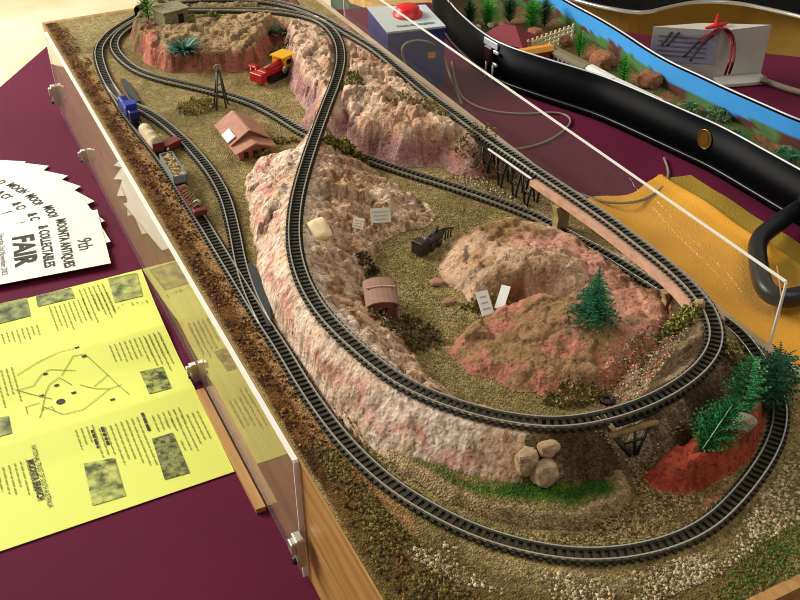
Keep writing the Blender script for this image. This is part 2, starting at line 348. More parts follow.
def facets(scale,seed,warp):
    r=np.random.default_rng(seed); px=X*scale+warp*(fbm(X,Y,scale*1.5,seed+5,3)-.5); py=Y*scale+warp*(fbm(X,Y,scale*1.5,seed+9,3)-.5)
    xi=np.floor(px).astype(int); yi=np.floor(py).astype(int); JX=r.random((128,128)); JY=r.random((128,128)); HV=r.random((128,128)); TX=r.random((128,128))-.5; TY=r.random((128,128))-.5
    b1=np.full(X.shape,9.); b2=np.full(X.shape,9.); hv=np.zeros(X.shape)
    for a in (-1,0,1):
        for b in (-1,0,1):
            ci=(xi+a)%128; cj=(yi+b)%128; dx=px-(xi+a+JX[ci,cj]); dy=py-(yi+b+JY[ci,cj]); d=np.hypot(dx,dy); v=HV[ci,cj]-.5+dx*TX[ci,cj]*1.4+dy*TY[ci,cj]*1.4
            m=d<b1; b2=np.where(m,b1,np.minimum(b2,d)); hv=np.where(m,v,hv); b1=np.where(m,d,b1)
    return hv,b2-b1
F1,E1=facets(36,501,1.1); F2,E2=facets(95,521,1.0)
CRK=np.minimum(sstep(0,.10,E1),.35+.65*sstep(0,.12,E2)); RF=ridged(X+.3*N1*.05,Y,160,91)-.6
HILLS=[]
def hill(name,label,cat,poly,ctrl=None,w=.015,amp=1.0,rag=1,fn=None):
    HILLS.append(dict(name=name,label=label,cat=cat,poly=poly,ctrl=ctrl,w=w,amp=amp,rag=rag,fn=fn))
hill('rock_ridge','long pale pink rock ridge carrying the raised track above the low line','rock ridge',
  [(0.1547,0.6629,0.1279),(0.1387,0.6813,0.1279),(0.1153,0.6575,0.1279),(0.0927,0.6093,0.1279),(0.0756,0.5525,0.1279),(0.0641,0.4931,0.1279),(0.0558,0.4398,0.1279),(0.0497,0.3905,0.1279),(0.0504,0.3478,0.1279),(0.053,0.3126,0.1279),(0.0573,0.2838,0.1279),(0.0623,0.2583,0.1279),(0.0682,0.2263,0.1279),(0.0792,0.1911,0.1279),(0.0989,0.1659,0.1279),(0.1201,0.1542,0.1279),(0.1372,0.1488,0.1279),(0.1503,0.1487,0.1279),(0.1588,0.1667,0.1279),(0.1502,0.1826,0.1279),(0.1374,0.2094,0.1279),(0.1319,0.2295,0.1279),(0.1267,0.2514,0.1279),(0.1219,0.2751,0.1279),(0.123,0.3083,0.1279),(0.1232,0.3288,0.1279),(0.1247,0.3526,0.1279),(0.124,0.3786,0.1279),(0.1328,0.4096,0.1279),(0.1533,0.4405,0.1279),(0.178,0.4643,0.1279),(0.1969,0.4747,0.1279),(0.2241,0.4711,0.1279),(0.2433,0.4866,0.1279),(0.2471,0.5085,0.1279),(0.2358,0.5483,0.1279),(0.2286,0.6001,0.1279),(0.219,0.6302,0.1279),(0.2092,0.6534,0.1279),(0.1956,0.663,0.1279)],
  None,amp=1.1,fn='ridge')
hill('gravel_bank','dark gravel bank under the tight end curve of the raised track','gravel bank',
  [(0.3692,0.2449,0.1279),(0.354,0.2526,0.1279),(0.3278,0.2437,0.1279),(0.297,0.2306,0.1279),(0.2646,0.2141,0.1279),(0.2389,0.1947,0.1279),(0.2253,0.1663,0.1279),(0.2266,0.1418,0.1279),(0.2335,0.1189,0.1279),(0.2591,0.115,0.1279),(0.2891,0.1197,0.1279),(0.3254,0.1344,0.1279),(0.3494,0.1495,0.1279),(0.3614,0.1736,0.1279),(0.3664,0.2,0.1279),(0.371,0.2281,0.1279)],None,amp=.5,fn='bank')
hill('rock_mountain','large mauve and cream rock hillside below the outer raised track','rock hillside',
  [(0.2816,1.0393,0.1279),(0.2587,0.9523,0.1279),(0.2346,0.8615,0.1279),(0.2257,0.8057,0.1279),(0.2205,0.7521,0.1279),(0.2207,0.7051,0.1279),(0.2218,0.6685,0.1279),(0.2315,0.6368,0.1279),(0.257,0.5906,0.1279),(0.2875,0.5802,0.1279),(0.3281,0.5446,0.1279),(0.3516,0.5327,0.1279)]+[(.376,.50),(.3765,.75),(.3765,1.03),(.32,1.09),(.26,1.06)],
  [(0.2743,0.7693,0.1679),(0.3007,0.7844,0.1699),(0.3075,0.7041,0.1739),(0.2804,0.687,0.1739),(0.2487,0.6981,0.1699),(0.306,0.6396,0.1699),(0.3038,0.5898,0.1679),(0.2828,0.642,0.1679),(0.3172,0.549,0.1599),(0.2494,0.6735,0.1619),(0.2664,0.8914,0.1639),(0.2528,0.8253,0.1639),(0.2399,0.7699,0.1619),(0.2881,0.9456,0.1619),(0.3263,0.5238,0.1579),(0.3319,0.8833,0.1619)],w=.022,amp=1.5)
hill('red_hill','low red sided hill with a scrubby top behind the red and yellow excavator','hill',
  [(0.0878,1.0473,0.1279),(0.0936,0.9834,0.1279),(0.1125,0.9484,0.1279),(0.1498,0.9293,0.1279),(0.1905,0.9122,0.1279),(0.2222,0.9179,0.1279),(0.2553,0.9619,0.1279),(0.2938,1.0245,0.1279)]+[(.27,1.06),(.20,1.15),(.12,1.16),(.10,1.10)],
  [(0.1401,0.9929,0.1579),(0.2036,0.9606,0.1579),(0.1164,1.0289,0.1539),(0.1857,1.031,0.1579),(0.1887,0.9204,0.1479),(0.2434,0.9563,0.1619),(0.1443,0.9247,0.1479),(0.1041,0.9635,0.1479)],w=.012,amp=1.0)
hill('brown_hill','smooth brown and tan clay hill beside the pair of white signs','hill',
  [(0.2009,0.4017,0.1279),(0.2267,0.4338,0.1279),(0.2591,0.4452,0.1279),(0.2985,0.4459,0.1279),(0.3385,0.4278,0.1279),(0.3592,0.3745,0.1279),(0.3685,0.3261,0.1279),(0.3656,0.2884,0.1279),(0.3372,0.2515,0.1279),(0.285,0.2716,0.1279),(0.2663,0.3034,0.1279),(0.2466,0.3199,0.1279),(0.2205,0.3265,0.1279),(0.2013,0.3444,0.1279),(0.1968,0.372,0.1279)],
  [(0.2642,0.3675,0.1559),(0.2808,0.3375,0.1589),(0.2204,0.3623,0.1519),(0.2496,0.3136,0.1609),(0.318,0.3355,0.1449),(0.3306,0.307,0.1369),(0.2225,0.3319,0.1479),(0.2095,0.3776,0.1419),(0.2737,0.2963,0.1539),(0.3087,0.3851,0.1429),(0.3287,0.2756,0.1339)],w=.024,amp=.75)
hill('pink_mound','broad salmon pink mound in front of the brown clay hill','mound',
  [(0.152,0.3009,0.1279),(0.1821,0.3143,0.1279),(0.2175,0.3216,0.1279),(0.2559,0.3185,0.1279),(0.3038,0.2976,0.1279),(0.3537,0.2858,0.1279),(0.3616,0.2618,0.1279),(0.3273,0.2302,0.1279),(0.2778,0.2019,0.1279),(0.2355,0.1965,0.1279),(0.2015,0.2072,0.1279),(0.1717,0.2313,0.1279),(0.1551,0.2639,0.1279)],
  [(0.2184,0.2635,0.1459),(0.263,0.2454,0.1499),(0.2995,0.2404,0.1459),(0.1861,0.2709,0.1389),(0.2227,0.2271,0.1419),(0.3222,0.2426,0.1419),(0.2521,0.2151,0.1399)],w=.016,amp=.55)
hill('grass_terrace','low green grass terrace with a cream rim below the rock ridge','grass terrace',
  [(0.0499,0.2823,0.1279),(0.048,0.2557,0.1279),(0.0512,0.221,0.1279),(0.0587,0.1819,0.1279),(0.0735,0.1486,0.1279),(0.0953,0.1199,0.1279),(0.1165,0.1044,0.1279),(0.1478,0.0925,0.1279),(0.1695,0.0913,0.1279),(0.1861,0.0979,0.1279),(0.1946,0.1113,0.1279),(0.1927,0.1295,0.1279),(0.1849,0.1423,0.1279),(0.166,0.1608,0.1279),(0.1308,0.1785,0.1279),(0.091,0.2102,0.1279),(0.0721,0.2375,0.1279)],
  [(0.0615,0.1998,0.1349),(0.1034,0.1342,0.1369),(0.163,0.1042,0.1369),(0.1509,0.134,0.1389),(0.0807,0.1621,0.1359)],w=.005,amp=.22)
hill('red_bank','bright red earth bank with three conifers at the end curve','earth bank',
  [(0.2026,0.1084,0.1279),(0.2222,0.119,0.1279),(0.2554,0.1214,0.1279),(0.2837,0.12,0.1279),(0.3107,0.1257,0.1279),(0.3348,0.136,0.1279),(0.3386,0.1315,0.1279),(0.3204,0.1122,0.1279),(0.2927,0.0947,0.1279),(0.2638,0.0839,0.1279),(0.232,0.083,0.1279),(0.209,0.0915,0.1279)],
  [(0.2275,0.0919,0.1439),(0.2777,0.1003,0.1489),(0.2995,0.109,0.1489),(0.2098,0.0949,0.1379),(0.2476,0.0912,0.1479)],w=.010,amp=1.3)
H=np.zeros(X.shape); LAB=np.full(X.shape,-1)
for k,hl in enumerate(HILLS):
    xx,yy=(WX,WY) if hl['rag'] else (X,Y)
    ins=inside(hl['poly'],xx,yy); d=dpoly(hl['poly'],xx,yy); d=np.where(ins,d,0)
    nz=(.005*N1+.0016*RD+.0010*N2+.0008*RF+.0062*F1+.0024*F2-.0022*(1-sstep(0,.12,E1)))*hl['amp']
    if hl['fn']=='ridge':
        dt=np.maximum(dele-.0095,0)
        h=.0345*(np.clip(d/(d+dt+1e-6),0,1))**.75
        h=h+nz*1.25*sstep(0,.006,d)*sstep(0,.012,dt)
        strata=np.sin((h*420+N1*9+X*30))*.0007; h=h+strata*sstep(0,.01,dt)*(d>0)
    elif hl['fn']=='bank':
        dt=np.maximum(dele-.0095,0)
        h=.0345*(np.clip(d/(d+dt+1e-6),0,1))**1.0+nz*sstep(0,.006,d)*sstep(0,.01,dt)
    else:
        h=rbf(hl['ctrl'],X,Y)*(sstep(0,hl['w'],d)**.8)+nz*sstep(0,.010,d)
    h=np.where(d>0,h,0)
    m=h>H; H=np.where(m,h,H); LAB=np.where(m,k,LAB)
idx={h['name']:i for i,h in enumerate(HILLS)}
for tagv,nm in ((1,'rock_ridge'),(2,'gravel_bank'),(3,'rock_mountain'),(4,'red_hill')):
    sel=elef==tagv
    d,hh=trackdist(elec[sel],eh[sel],2)
    e=(hh-.0014)-np.maximum(d-.0100,0)*1.3+.004*N2*sstep(.011,.02,d); e=np.where(d<.06,e,0)
    m=e>H; H=np.where(m,e,H); LAB=np.where(m,idx[nm],LAB)
# keep the running lines clear
xT=np.interp(gy,elec[:int(len(elec)*.38),1][::-1],elec[:int(len(elec)*.38),0][::-1])[:,None]
east=(X>xT+.0105)&(Y>.42)&(Y<1.06)
H=np.where(east,np.minimum(H,np.maximum(hele-.0014-(X-xT-.0105)*2.2+.004*N2,.001)),H)
near=dele<.0125
H=np.where(near,np.minimum(H,hele-.0013),H)
H=H*sstep(.0095,.0155,dlow)
H=np.where((X<.002)|(X>BW-.002)|(Y<.002)|(Y>BL-.002),np.minimum(H,.03),H)
def hgt(x,y):
    i=min(max(int(round(x/DX)),0),NX-1); j=min(max(int(round(y/DX)),0),NY-1); return B+max(0.,float(H[j,i]))
C=lambda *c: np.array(lin(c))
def mixc(a,b,t): t=t[...,None]; return a*(1-t)+b*t
def blob(pts,soft=.012):
    ins=inside(pts,WX,WY); d=dpoly(pts,WX,WY); return np.where(ins,sstep(0,soft,d),0)
# ---- colours
n_a=fbm(X,Y,45,201); n_b=fbm(X,Y,130,211); n_c=fbm(X,Y,22,221); n_d=fbm(X,Y,300,231,3)
gcol=np.zeros(X.shape+(3,))+C(150,131,82)
gcol=mixc(gcol,C(166,143,95)+0*gcol,sstep(.45,.65,n_a)); gcol=mixc(gcol,C(122,108,62)+0*gcol,sstep(.5,.68,n_c)*.8)
def paint(col,pts,c,soft=.012,a=1.0,pat=None):
    t=blob(pts,soft)*a
    if pat is not None: t=t*pat
    return mixc(col,np.array(lin(c))+0*col,t)
# brown scatter strip by the near long edge, tan bare strip beside the rails
s1=sstep(.001,.004,X)*(1-sstep(.016,.020,X+.006*(n_b-.5)*2))
gcol=mixc(gcol,C(112,72,28)+0*gcol,s1); gcol=mixc(gcol,C(66,38,12)+0*gcol,s1*sstep(.52,.6,n_b))
s2=(1-sstep(.0,.012,np.abs(dlow-.013)))*(X<.045)*(Y<1.0)
gcol=mixc(gcol,C(168,122,78)+0*gcol,s2*.9*sstep(.014,.02,X))
gcol=paint(gcol,[(0.022,1.1983,0.1279),(0.1381,1.2035,0.1279),(0.1223,1.1651,0.1279),(0.052,1.1058,0.1279),(0.022,1.0422,0.1279),(0.0188,1.0824,0.1279)],(170,152,104),.02,.8)
gcol=paint(gcol,[(0.0108,0.2624,0.1279),(0.0327,0.2395,0.1279),(0.0493,0.1459,0.1279),(0.1066,0.0665,0.1279),(0.1926,0.0364,0.1279),(0.3076,0.0672,0.1279),(0.2159,-0.0259,0.1279),(-0.0249,0.0796,0.1279)],(104,84,40),.02,.9)
gcol=paint(gcol,[(0.0278,0.1471,0.1279),(0.0623,0.102,0.1279),(0.1045,0.0632,0.1279),(0.1947,0.0389,0.1279),(0.2627,0.0583,0.1279),(0.3298,0.0898,0.1279),(0.3005,0.0601,0.1279),(0.2096,0.0279,0.1279),(0.1134,0.0337,0.1279),(0.0342,0.0901,0.1279)],(150,128,92),.02,.7)
gcol=paint(gcol,[(0.2124,0.0265,0.1279),(0.2561,0.0418,0.1279),(0.2737,0.0329,0.1279),(0.2376,-0.0038,0.1279),(0.2004,-0.0002,0.1279),(0.183,0.0068,0.1279)],(70,92,32),.02,.8)
gcol=paint(gcol,[(0.2235,0.0832,0.1279),(0.2618,0.0817,0.1279),(0.2519,0.0638,0.1279),(0.2159,0.064,0.1279),(0.1959,0.0721,0.1279)],(176,112,84),.012,.85)
gcol=paint(gcol,[(0.2008,0.1548,0.1279),(0.233,0.1271,0.1279),(0.2588,0.1255,0.1279),(0.2141,0.1143,0.1279),(0.1793,0.0804,0.1279),(0.1506,0.0853,0.1279)],(92,64,34),.015,.7)
gcol=paint(gcol,[(0.2588,0.1255,0.1279),(0.3583,0.1504,0.1279),(0.3791,0.1399,0.1279),(0.3298,0.0898,0.1279),(0.2951,0.0735,0.1279),(0.3382,0.1343,0.1279),(0.2984,0.1174,0.1279)],(96,66,30),.015,.7)
gcol=paint(gcol,[(0.1761,0.4712,0.1279),(0.2184,0.4303,0.1279),(0.1673,0.3186,0.1279),(0.1224,0.2694,0.1279),(0.1176,0.3212,0.1279),(0.1494,0.3756,0.1279),(0.1409,0.4142,0.1279)],(150,132,76),.02,.6)
gcol=paint(gcol,[(0.3431,0.6487,0.1279),(0.374,0.5388,0.1279),(0.343,0.4171,0.1279),(0.3289,0.4671,0.1279),(0.2968,0.5531,0.1279)],(112,92,52),.02,.6)
gcol=paint(gcol,[(0.3406,0.6442,0.1279),(0.3731,0.5782,0.1279),(0.3406,0.4952,0.1279),(0.3172,0.5259,0.1279),(0.3021,0.5628,0.1279)],(120,92,38),.015,.7)
hc=np.zeros(X.shape+(3,))+C(150,120,80)
def setl(nm,c): 
    m=LAB==idx[nm]; hc[m]=c[m]
# ridge: pale cream with pink seams
c=np.zeros_like(hc)+C(226,194,162)
c=mixc(c,C(240,216,190)+0*c,sstep(.45,.62,n_a)); c=mixc(c,C(206,160,124)+0*c,sstep(.52,.66,n_c)*.6)
d_outer=dpoly(HILLS[0]['poly'][:14],X,Y,False)
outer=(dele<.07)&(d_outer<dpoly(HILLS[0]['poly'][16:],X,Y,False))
seam=sstep(.35,.9,1-np.abs(np.clip(H/.034,0,1)-.55+(n_a-.5)*1.2)*2.6)*outer
c=mixc(c,C(212,138,122)+0*c,np.clip(seam*1.0,0,1)*.75)
c=mixc(c,C(240,214,194)+0*c,outer*sstep(.5,.62,n_b)*.5)
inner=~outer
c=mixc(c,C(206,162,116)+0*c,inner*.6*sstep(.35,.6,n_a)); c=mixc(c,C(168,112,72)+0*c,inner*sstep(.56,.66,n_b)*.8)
c=mixc(c,C(88,58,34)+0*c,sstep(.12,.32,-RF)*.55); c=mixc(c,C(96,70,40)+0*c,sstep(.56,.70,n_d)*.55)
c=mixc(c,C(236,210,160)+0*c,blob([(0.1117,0.479,0.1579),(0.1268,0.4773,0.1579),(0.1223,0.4487,0.1579),(0.1053,0.4316,0.1579),(0.0997,0.4453,0.1579)],.006))
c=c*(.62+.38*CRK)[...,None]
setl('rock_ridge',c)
c=np.zeros_like(hc)+C(112,92,62); c=mixc(c,C(146,126,96)+0*c,sstep(.45,.6,n_b)); c=mixc(c,C(66,46,26)+0*c,(dele<.03)*sstep(.4,.6,n_a)*.8)
setl('gravel_bank',c)
c=np.zeros_like(hc)+C(218,184,154); c=mixc(c,C(200,154,124)+0*c,sstep(.42,.6,n_a))
face=1-sstep(.020,.031,H+.01*(n_a-.5)); c=mixc(c,C(168,126,122)+0*c,face*.9); c=mixc(c,C(178,116,102)+0*c,face*sstep(.5,.62,n_c)*.7)
c=mixc(c,C(128,108,58)+0*c,sstep(.54,.64,n_b)*(H>.028)*.75*(X>.25)); c=mixc(c,C(90,56,38)+0*c,sstep(.15,.35,-RD)*.55)
c=mixc(c,C(222,186,158)+0*c,sstep(.55,.7,n_b)*.35)
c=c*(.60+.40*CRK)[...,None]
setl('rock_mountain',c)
c=np.zeros_like(hc)+C(164,136,96); c=mixc(c,C(184,150,112)+0*c,sstep(.45,.6,n_a))
c=mixc(c,C(172,106,86)+0*c,(1-sstep(.018,.026,H+.008*(n_a-.5)))*.95); c=mixc(c,C(96,70,36)+0*c,sstep(.54,.64,n_b)*.6)
c=mixc(c,C(188,112,92)+0*c,blob([(0.0981,1.0644,0.1479),(0.133,1.0675,0.1479),(0.1097,0.9607,0.1479),(0.0867,0.9468,0.1479),(0.0818,1.0012,0.1479)],.01)*.8)
c=mixc(c,C(96,92,52)+0*c,(Y>1.03)*.6)
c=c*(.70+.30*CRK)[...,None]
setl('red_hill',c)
c=np.zeros_like(hc)+C(184,146,112); c=mixc(c,C(202,166,134)+0*c,sstep(.42,.6,n_a)); c=mixc(c,C(140,106,62)+0*c,sstep(.5,.62,n_c)*.8)
pk=blob([(0.2633,0.4001,0.1559),(0.3238,0.3932,0.1559),(0.3401,0.3383,0.1559),(0.3398,0.2679,0.1559),(0.3302,0.2405,0.1559),(0.2966,0.2389,0.1559),(0.2905,0.2846,0.1559),(0.2957,0.3515,0.1559),(0.2598,0.3605,0.1559)],.014); c=mixc(c,C(210,152,128)+0*c,pk*.9)
c=mixc(c,C(140,84,48)+0*c,blob([(0.2264,0.3383,0.1479),(0.2592,0.3424,0.1479),(0.241,0.3061,0.1479),(0.2155,0.3014,0.1479)],.008)*.9)
c=mixc(c,C(100,70,40)+0*c,sstep(.16,.34,-RD)*.5)
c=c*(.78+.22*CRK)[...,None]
setl('brown_hill',c)
c=np.zeros_like(hc)+C(184,120,98); c=mixc(c,C(152,118,80)+0*c,sstep(.40,.54,n_a)*.9*(1-blob([(0.3032,0.286,0.1459),(0.3559,0.2593,0.1459),(0.3155,0.21,0.1459),(0.2676,0.1989,0.1459),(0.262,0.2298,0.1459)],.012)))
c=mixc(c,C(210,152,124)+0*c,blob([(0.3,0.2959,0.1459),(0.3559,0.2593,0.1459),(0.3042,0.2085,0.1459),(0.2721,0.2175,0.1459),(0.2706,0.255,0.1459)],.015)*.8); c=mixc(c,C(120,72,44)+0*c,sstep(.15,.34,-RD)*.55)
c=mixc(c,C(128,112,60)+0*c,sstep(.58,.68,n_b)*.6)
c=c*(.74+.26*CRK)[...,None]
setl('pink_mound',c)
c=np.zeros_like(hc)+C(104,100,44); g=blob([(0.0464,0.2739,0.1319),(0.0484,0.2457,0.1319),(0.0542,0.2171,0.1319),(0.0634,0.188,0.1319),(0.0815,0.1495,0.1319),(0.1105,0.1199,0.1319),(0.1509,0.0976,0.1319),(0.1762,0.0967,0.1319),(0.1832,0.1127,0.1319),(0.1774,0.1349,0.1319),(0.1462,0.1506,0.1319),(0.1154,0.1469,0.1319),(0.0949,0.1593,0.1319),(0.0745,0.1868,0.1319),(0.062,0.2201,0.1319),(0.0547,0.2523,0.1319)],.010)
c=mixc(c,C(62,98,20)+0*c,g*sstep(.30,.52,n_b+.12)); c=mixc(c,C(40,74,14)+0*c,g*sstep(.5,.62,n_a)*.8)
dT=dpoly(HILLS[idx['grass_terrace']]['poly'],WX,WY); c=mixc(c,C(202,168,126)+0*c,(1-sstep(.004,.010,dT))*.95)
c=mixc(c,C(140,120,78)+0*c,(1-g)*.5)
setl('grass_terrace',c)
c=np.zeros_like(hc)+C(166,72,50); c=mixc(c,C(112,72,42)+0*c,sstep(.46,.6,n_b)*sstep(.010,.018,H)); c=mixc(c,C(176,84,62)+0*c,sstep(.5,.65,n_a)*.6)
c=mixc(c,C(96,34,22)+0*c,sstep(.15,.34,-RD)*.5)
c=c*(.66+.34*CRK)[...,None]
setl('red_bank',c)

def grid_mesh(name,mask_faces,Z,colr,m,parent=None):
    vid=np.full(X.shape,-1); jj,ii=np.nonzero(mask_faces)
    used=np.zeros(X.shape,bool)
    for a,b in ((0,0),(0,1),(1,0),(1,1)): used[jj+a,ii+b]=True
    vid[used]=np.arange(used.sum())
    co=np.stack([X[used],Y[used],Z[used]],1).astype(np.float32)
    q=np.stack([vid[jj,ii],vid[jj,ii+1],vid[jj+1,ii+1],vid[jj+1,ii]],1).astype(np.int32)
    me=bpy.data.meshes.new(name); me.vertices.add(len(co)); me.vertices.foreach_set('co',co.ravel())
    me.loops.add(q.size); me.loops.foreach_set('vertex_index',q.ravel())
    me.polygons.add(len(q)); me.polygons.foreach_set('loop_start',np.arange(0,q.size,4,dtype=np.int32))
    me.polygons.foreach_set('use_smooth',np.ones(len(q),bool))
    at=me.color_attributes.new('Col','FLOAT_COLOR','POINT'); at.data.foreach_set('color',np.c_[colr[used],np.ones(len(co))].astype(np.float32).ravel())
    me.materials.append(m); me.update(calc_edges=True); me.validate()
    return link(bpy.data.objects.new(name,me),parent)
fm=lambda a: np.minimum(np.minimum(a[:-1,:-1],a[1:,:-1]),np.minimum(a[:-1,1:],a[1:,1:]))
fx=lambda a: np.maximum(np.maximum(a[:-1,:-1],a[1:,:-1]),np.maximum(a[:-1,1:],a[1:,1:]))
above=fx(H)>.0005
deep=fm(H)>.002
_h4=np.stack([H[:-1,:-1],H[1:,:-1],H[:-1,1:],H[1:,1:]]); _l4=np.stack([LAB[:-1,:-1],LAB[1:,:-1],LAB[:-1,1:],LAB[1:,1:]])
labf=np.take_along_axis(_l4,_h4.argmax(0)[None],0)[0]
# board: sides, ground, perspex, catches
board=thing('model_railway_board','long wooden model railway baseboard on the maroon tablecloth','model railway baseboard',(0,0,0))
g=grid_mesh('ground',~deep,np.full(X.shape,B),gcol,M['ground'],board)
for nm,c,d in (('side_panel',(.0005,BL/2,B/2+.0001),(.004,BL+.016,B-.0008)),('side_panel',(BW+.004,BL/2,B/2+.0003),(.008,BL+.016,B-.0006)),('end_panel',(BW/2,-.004,B/2+.0003),(BW,.008,B-.0006)),('end_panel',(BW/2,BL+.004,B/2+.0003),(BW,.008,B-.0006))):
    MB().box(c,d).build(nm,M['wood'] if c[0]<BW else M['paleside'],board)
MB().box((BW/2,BL/2,B*.5),(BW-.002,BL-.002,B-.02)).build('core',M['wood'],board)
MB().box((-.0112,.40,.0025),(.0085,.17,.005)).build('base_batten',M['wood'],board)
for k,hl in enumerate(HILLS):
    mk=above&(labf==k)
    if hl['name']=='grass_terrace': mt=M['ground']
    else: mt=M['rock']
    if hl['name']=='gravel_bank': mt=M['ground']
    o=grid_mesh(hl['name'],mk,B+np.maximum(H,.0004),hc,mt); tag(o,hl['label'],hl['cat'])

# perspex guards
def panel(name,label,x0,x1,y0,y1,z0,z1):
    t=thing(name,label,'perspex panel',(0,0,0))
    MB().box(((x0+x1)/2,(y0+y1)/2,(z0+z1)/2),(x1-x0,y1-y0,z1-z0)).build('sheet',M['perspex'],t)
    w=.0006
    e=MB(); xm=(x0+x1)/2
    e.box((xm,(y0+y1)/2,z1+w),(x1-x0,y1-y0,.0012)); e.build('polished_edge',M['persedge'],t)
    for y in (y0-w,y1+w): MB().box((xm,y,(z0+z1)/2),(x1-x0,.0012,z1-z0)).build('polished_edge',M['persedge'],t)
    return t
P0=(-0.0004, 0.2346, 0.1279)
pl=panel('perspex_panel','clear perspex sheet against the board side above the leaflets',-.0060,-.0020,P0[1],1.165,.004,B-.0005)
M['perspex']=mat_perspex('clear_perspex_far',refl=.45,haze=.02)
pr=panel('perspex_panel','clear perspex sheet standing up between the raised track and towel',BW+.0085,BW+.0110,.186,1.035,B-.1272,B+.060)
for y,z,l in ((P0[1]-.008,.045,'brass catch at the open end of the perspex sheet'),(1.168,.035,'small steel catch by the pale board end at the far corner'),(.985,.022,'tiny metal catch beside the fanned white flyers'),(.505,.012,'small metal catch beside the yellow leaflet')):
    t=thing('panel_catch',l,'catch',(-.0098,y,z),0)
    k=1.0 if z>.03 else .6
    MB().box((0,0,0),(.007,.011*k,.030*k),bev=.001).build('plate',M['steel'],t)
    MB().box((-.004,0,.006*k),(.006,.008*k,.012*k),bev=.001).build('latch',M['steel'],t)
    MB().lathe((-.004,0,-.010*k),[(.0028*k,-.002),(.0034*k,0),(.0028*k,.002)],12,M=Matrix.Rotation(math.pi/2,3,'Y')).build('screw',M['blackplastic'],t)

# ------------------------------------------------------------------ table, cloth
CLOTH=[(-.95,.06),(.03,1.465),(.45,1.42),(.70,1.36),(.88,1.14),(1.084,.883),(1.60,.397),(.75,-.95),(-.55,-.80)]
CLOTH=[(a*1.0,b) for a,b in CLOTH]
t=MB(); n=len(CLOTH)
cx=sum(c[0] for c in CLOTH)/n; cy=sum(c[1] for c in CLOTH)/n
def ringpt(k,z):
    out=[]
    for i in range(n):
        a=Vector(CLOTH[i]); b=Vector(CLOTH[(i+1)%n])
        for s in range(24):
            p=a.lerp(b,s/24); out.append((p.x,p.y,z))
    return out
top=ringpt(0,0); m_=len(top)
low=[(p[0]+.012*math.sin(i*1.3)+(p[0]-cx)*.02,p[1]+.012*math.cos(i*1.1)+(p[1]-cy)*.02,-.26) for i,p in enumerate(top)]
t.add(top+low,[tuple(range(m_))]+[(i,m_+i,m_+(i+1)%m_,(i+1)%m_) for i in range(m_)])
cl=t.build('tablecloth',M['cloth']); tag(cl,'maroon fabric tablecloth spread under the model railway board','tablecloth')
tb=thing('trestle_table','plain table hidden beneath the maroon cloth','table')
ins=[(cx+(a-cx)*.985,cy+(b-cy)*.985) for a,b in CLOTH]
MB().prism(ins,-.03,-.002).build('table_top',M['wood'],tb)
for a,b in ins: MB().box((cx+(a-cx)*.9,cy+(b-cy)*.9,-.385),(.05,.05,.71)).build('leg',M['wood'],tb)
#PART2
# ------------------------------------------------------------------ viaduct, trestles
def sub(c,p0,p1):
    i0=int(np.argmin(np.hypot(c[:,0]-p0[0],c[:,1]-p0[1])+ (abs(c[:,2]-p0[2])>.02)*1)); i1=int(np.argmin(np.hypot(c[:,0]-p1[0],c[:,1]-p1[1])))
    return c[min(i0,i1):max(i0,i1)+1]
M['deck']=mat('pink_plaster_deck',(206,160,132),.8,var=.15,scale=120,bump=.3)
M['pier']=mat('plaster_pier',(170,146,100),.85,var=.2,scale=150,bump=.3)
M['iron']=mat('black_girder',(20,22,22),.5)
def pier(x,y,ztop,name,parent,w=.015,th=.007,ang=0):
    z0=hgt(x,y)+.0003; mb=MB(); h=ztop-z0
    R=Matrix.Rotation(ang,3,'Z')
    def ring(s,zz): return [R@Vector((a*s,b,0))+Vector((x,y,zz)) for a,b in ((-w/2,-th/2),(w/2,-th/2),(w/2,th/2),(-w/2,th/2))]
    rs=[ring(1,z0),ring(.85,z0+h*.55),ring(1.35,ztop)]; vs=sum(rs,[])
    fs=[(3,2,1,0),(8,9,10,11)]+[(r*4+j,r*4+(j+1)%4,r*4+4+(j+1)%4,r*4+4+j) for r in range(2) for j in range(4)]
    mb.add(vs,fs); return mb.build(name,M['pier'],parent)
via=thing('viaduct','pale pink plaster viaduct carrying the raised track beside the orange towel','viaduct')
d1=sub(elec,(0.3417, 0.4538, 0.1639),(0.3331, 0.1964, 0.1639))
MB().sweep(d1[::2],[(-.0115,-.0012),(-.0115,-.0065),(-.009,-.0085),(.009,-.0085),(.0135,-.0065),(.0135,-.0012)]).build('deck',M['deck'],via)
for px in ((0.3448, 0.4106, 0.1639),(0.3468, 0.2513, 0.1639)):
    i=int(np.argmin(np.hypot(elec[:,0]-px[0],elec[:,1]-px[1]))); p=elec[i]; tt=elec[i+2]-elec[i-2]
    off=Vector((tt[1],-tt[0],0)).normalized()*.006
    pier(p[0]+off.x,p[1]+off.y,p[2]-.0088,'pier',via,ang=math.atan2(tt[1],tt[0])-math.pi/2)
def bent(mb,c,ax,ztop,z0,half):
    a=Vector((ax[0],ax[1],0)).normalized()
    for s in (-1,1):
        mb.tube([Vector((c[0],c[1],ztop))+a*s*half,Vector((c[0],c[1],z0))+a*s*half*.25],.0011,6)
    for k in (.0,.5):
        zz=ztop-(ztop-z0)*k-.001; hw=half*(1-.75*k)
        mb.tube([Vector((c[0],c[1],zz))-a*hw,Vector((c[0],c[1],zz))+a*hw],.0009,6)
tr=thing('trestle_bridge','black girder trestle under the raised track between hillside and pink viaduct','trestle bridge')
d2=sub(elec,(0.3355, 0.5644, 0.1639),(0.3417, 0.4538, 0.1639))
MB().sweep(d2[::2],[(-.0085,-.0012),(-.0085,-.0045),(.0085,-.0045),(.0085,-.0012)]).build('girder',M['iron'],tr)
